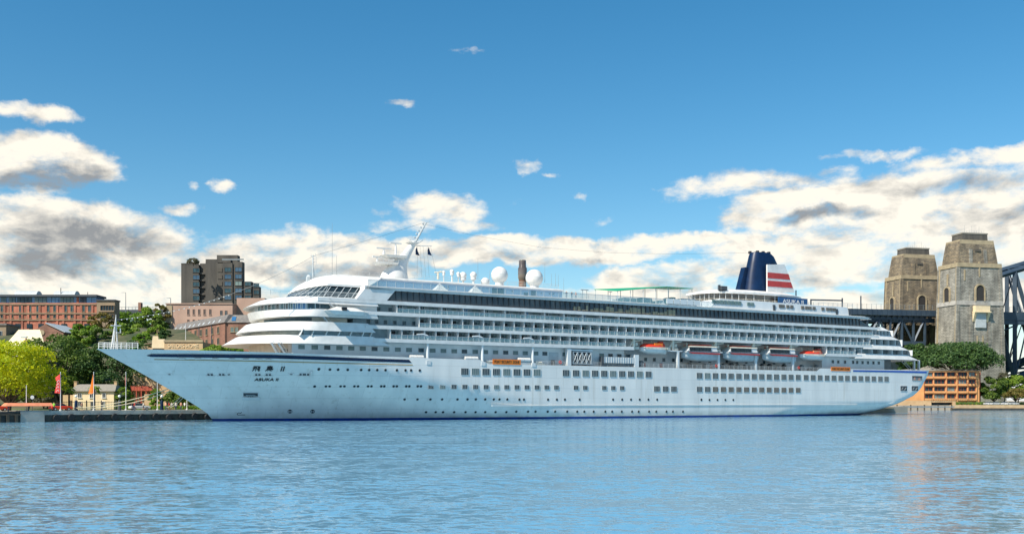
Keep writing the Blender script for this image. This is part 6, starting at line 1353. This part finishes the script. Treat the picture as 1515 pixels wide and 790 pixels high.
for i in range(36): x = 17+i*4; mb.tube((x, -hwd+.2, DZ-6.2), (x+2, -hwd+.2, DZ-3.9), .2, .2, 4)
mb.build('span_girder', 'steel', t)
mb = MB()
for x in (-92, -56): mb.box(x-.25, x+.25, -hwd-.2, -hwd+.2, DZ, DZ+ (8.5 if x < -80 else 6.5))
mb.box(-84, -66, -hwd, -hwd+.4, DZ+3.6, DZ+4.3); mb.box(-84, -83.4, -hwd, -hwd+.4, DZ, DZ+4.2); mb.box(-66.6, -66, -hwd, -hwd+.4, DZ, DZ+5.2); mb.build('signal_gantry', 'steel', t)

# ------------------------------------------------------------------ orange waterside hotel
d = 440; zb = 2.1; t = thing('waterside_hotel', 'four storey orange rendered hotel with balconies and a low tiled roof beside the stern', 'hotel', (PX(1340, d), d, zb), 0)
X = lambda x: PX(x, d)-t.location.x; Z = lambda y: PZ(y, d)-zb
mb = MB(); mb.box(0, X(1449), 0, 16, -1, Z(548)); mb.build('wall', 'hotel', t)
mb = MB(); mb.box(X(1449), X(1454), 2, 14, -1, Z(551)); mb.build('end_bay', 'hotelr', t)
mb = MB(); mb.loft([[(-.8,-1.2,Z(548.4)),(X(1450),-1.2,Z(548.4)),(X(1450),16,Z(548.4)),(-.8,16,Z(548.4))],[(3,3,Z(545.5)),(X(1444),3,Z(545.5)),(X(1444),12,Z(545.5)),(3,12,Z(545.5))]]); mb.build('roof', 'roofg', t)
mb = MB(); c = X(1381); mb.loft([[(c-4,2,Z(546.5)),(c+4,2,Z(546.5)),(c+4,10,Z(546.5)),(c-4,10,Z(546.5))],[(c-.1,6,Z(540)),(c+.1,6,Z(540)),(c+.1,6.2,Z(540)),(c-.1,6.2,Z(540))]]); mb.build('roof_turret', 'roofg', t)
mb = MB(); mb.box(-.5, X(1450), -.9, 0, Z(550.3), Z(548.5)); mb.build('eaves', 'hotel', t)
bays = [(1368,1379),(1382,1397),(1401,1412),(1417.5,1429.5),(1433,1442)]
for r_, y in enumerate([554, 565, 575.8, 586.5]):
    for k, (x0, x1) in enumerate(bays):
        if r_ == 0: mb = MB(); mb.box(X(x0-1), X(x1+1), -.12, -.01, Z(y+4.2), Z(y-3.2)); mb.build('spandrel', 'hotelr', t)
        o = window(t, X(x0), X(x1), Z(y+3.3), Z(y-3.2), 'glassd' if (r_+k) % 4 else 'glassg', 'hotelr', -.12, bars=2 if x1-x0 > 11 else 1, proud=.25)
        mb = MB(); mb.box(X(x0-.6), X(x1+.6), -1.1, -.02, Z(y+5.6), Z(y+2.6)); mb.build('balcony', 'hotel', t)
for x in (1365.5, 1380.5, 1399, 1415, 1431, 1444): mb = MB(); mb.box(X(x-.9), X(x+.9), -.6, -.02, -.5, Z(551)); mb.build('pilaster', 'hotel', t)
t = thing('sandstone_terrace', 'tan sandstone terrace wall with low arches below the orange hotel', 'wall', (PX(1330, 424), 424, 2.1), 0); X = lambda x: PX(x, 424)-t.location.x; Z = lambda y: PZ(y, 424)-2.1
mb = MB(); mb.box(0, X(1378), 0, 6, -1, Z(592.5)); mb.box(X(1378), X(1412), .5, 6, Z(595), Z(592.8)); mb.box(X(1410), X(1414), 0, 6, -1, Z(593)); mb.build('wall', 'sand', t)
mb = MB(); mb.box(X(1379), X(1409), 2, 5, -1, Z(595.3)); mb.build('arcade_shade_block', 'glassd', t)  # solid dark block; the arcade's shade is put into its colour
mb = MB(); 
for i in range(24): x = X(1378)+i*(X(1440)-X(1378))/23; mb.box(x-.04, x+.04, .1, .2, Z(592.8), Z(590.5))
mb.box(X(1378), X(1440), .1, .2, Z(590.8), Z(590.4)); mb.build('railing', 'dgrey', t)
t = thing('timber_jetty', 'dark low timber jetty on piles beside the stern', 'jetty', (PX(1322, 413), 411.5, 0), 0); w_ = PX(1410, 411.5)-PX(1322, 411.5)
mb = MB(); mb.box(0, w_, 0, 6, 1.25, 1.75); mb.build('deck', 'grey', t)
for i in range(9): mb = MB(); mb.tube((1+i*(w_-2)/8, .3, -1), (1+i*(w_-2)/8, .3, 1.9 if i % 2 else 2.4), .3, .3, 8); mb.build('pile', 'wood', t)
t = thing('shore_seawall', 'rough stone seawall with brown weed line along the right shore', 'seawall', (PX(1412, 417), 419, 0), .02); 
mb = MB(); mb.box(0, 120, 0, 2.5, -1, .9, 1); mb.box(0, 120, .3, 2.5, .9, 2.25, 0); mb.build('wall', ['sand', 'wet'], t)
t = thing('seawall_railing', 'dark railing on top of the right shore seawall', 'railing', (PX(1414, 421), 421, 2.25), .02); mb = MB()
for i in range(40): mb.box(i*1.6, i*1.6+.08, 0, .08, 0, 1.1)
mb.box(0, 64, 0, .06, 1.0, 1.08); mb.box(0, 64, 0, .06, .5, .56); mb.build('bars', 'dgrey', t)
mb = MB(); hd = leaf_mesh('hedge', 'lf_b', [(i*1.8, math.sin(i*2)*.4, .5, 1.4, .9) for i in range(18)], 4000, .3, None, 41); hd.location = (PX(1414, 432), 432, 2.1); tag(hd, 'green hedge along the lawn at the foot of the orange hotel', 'hedge')
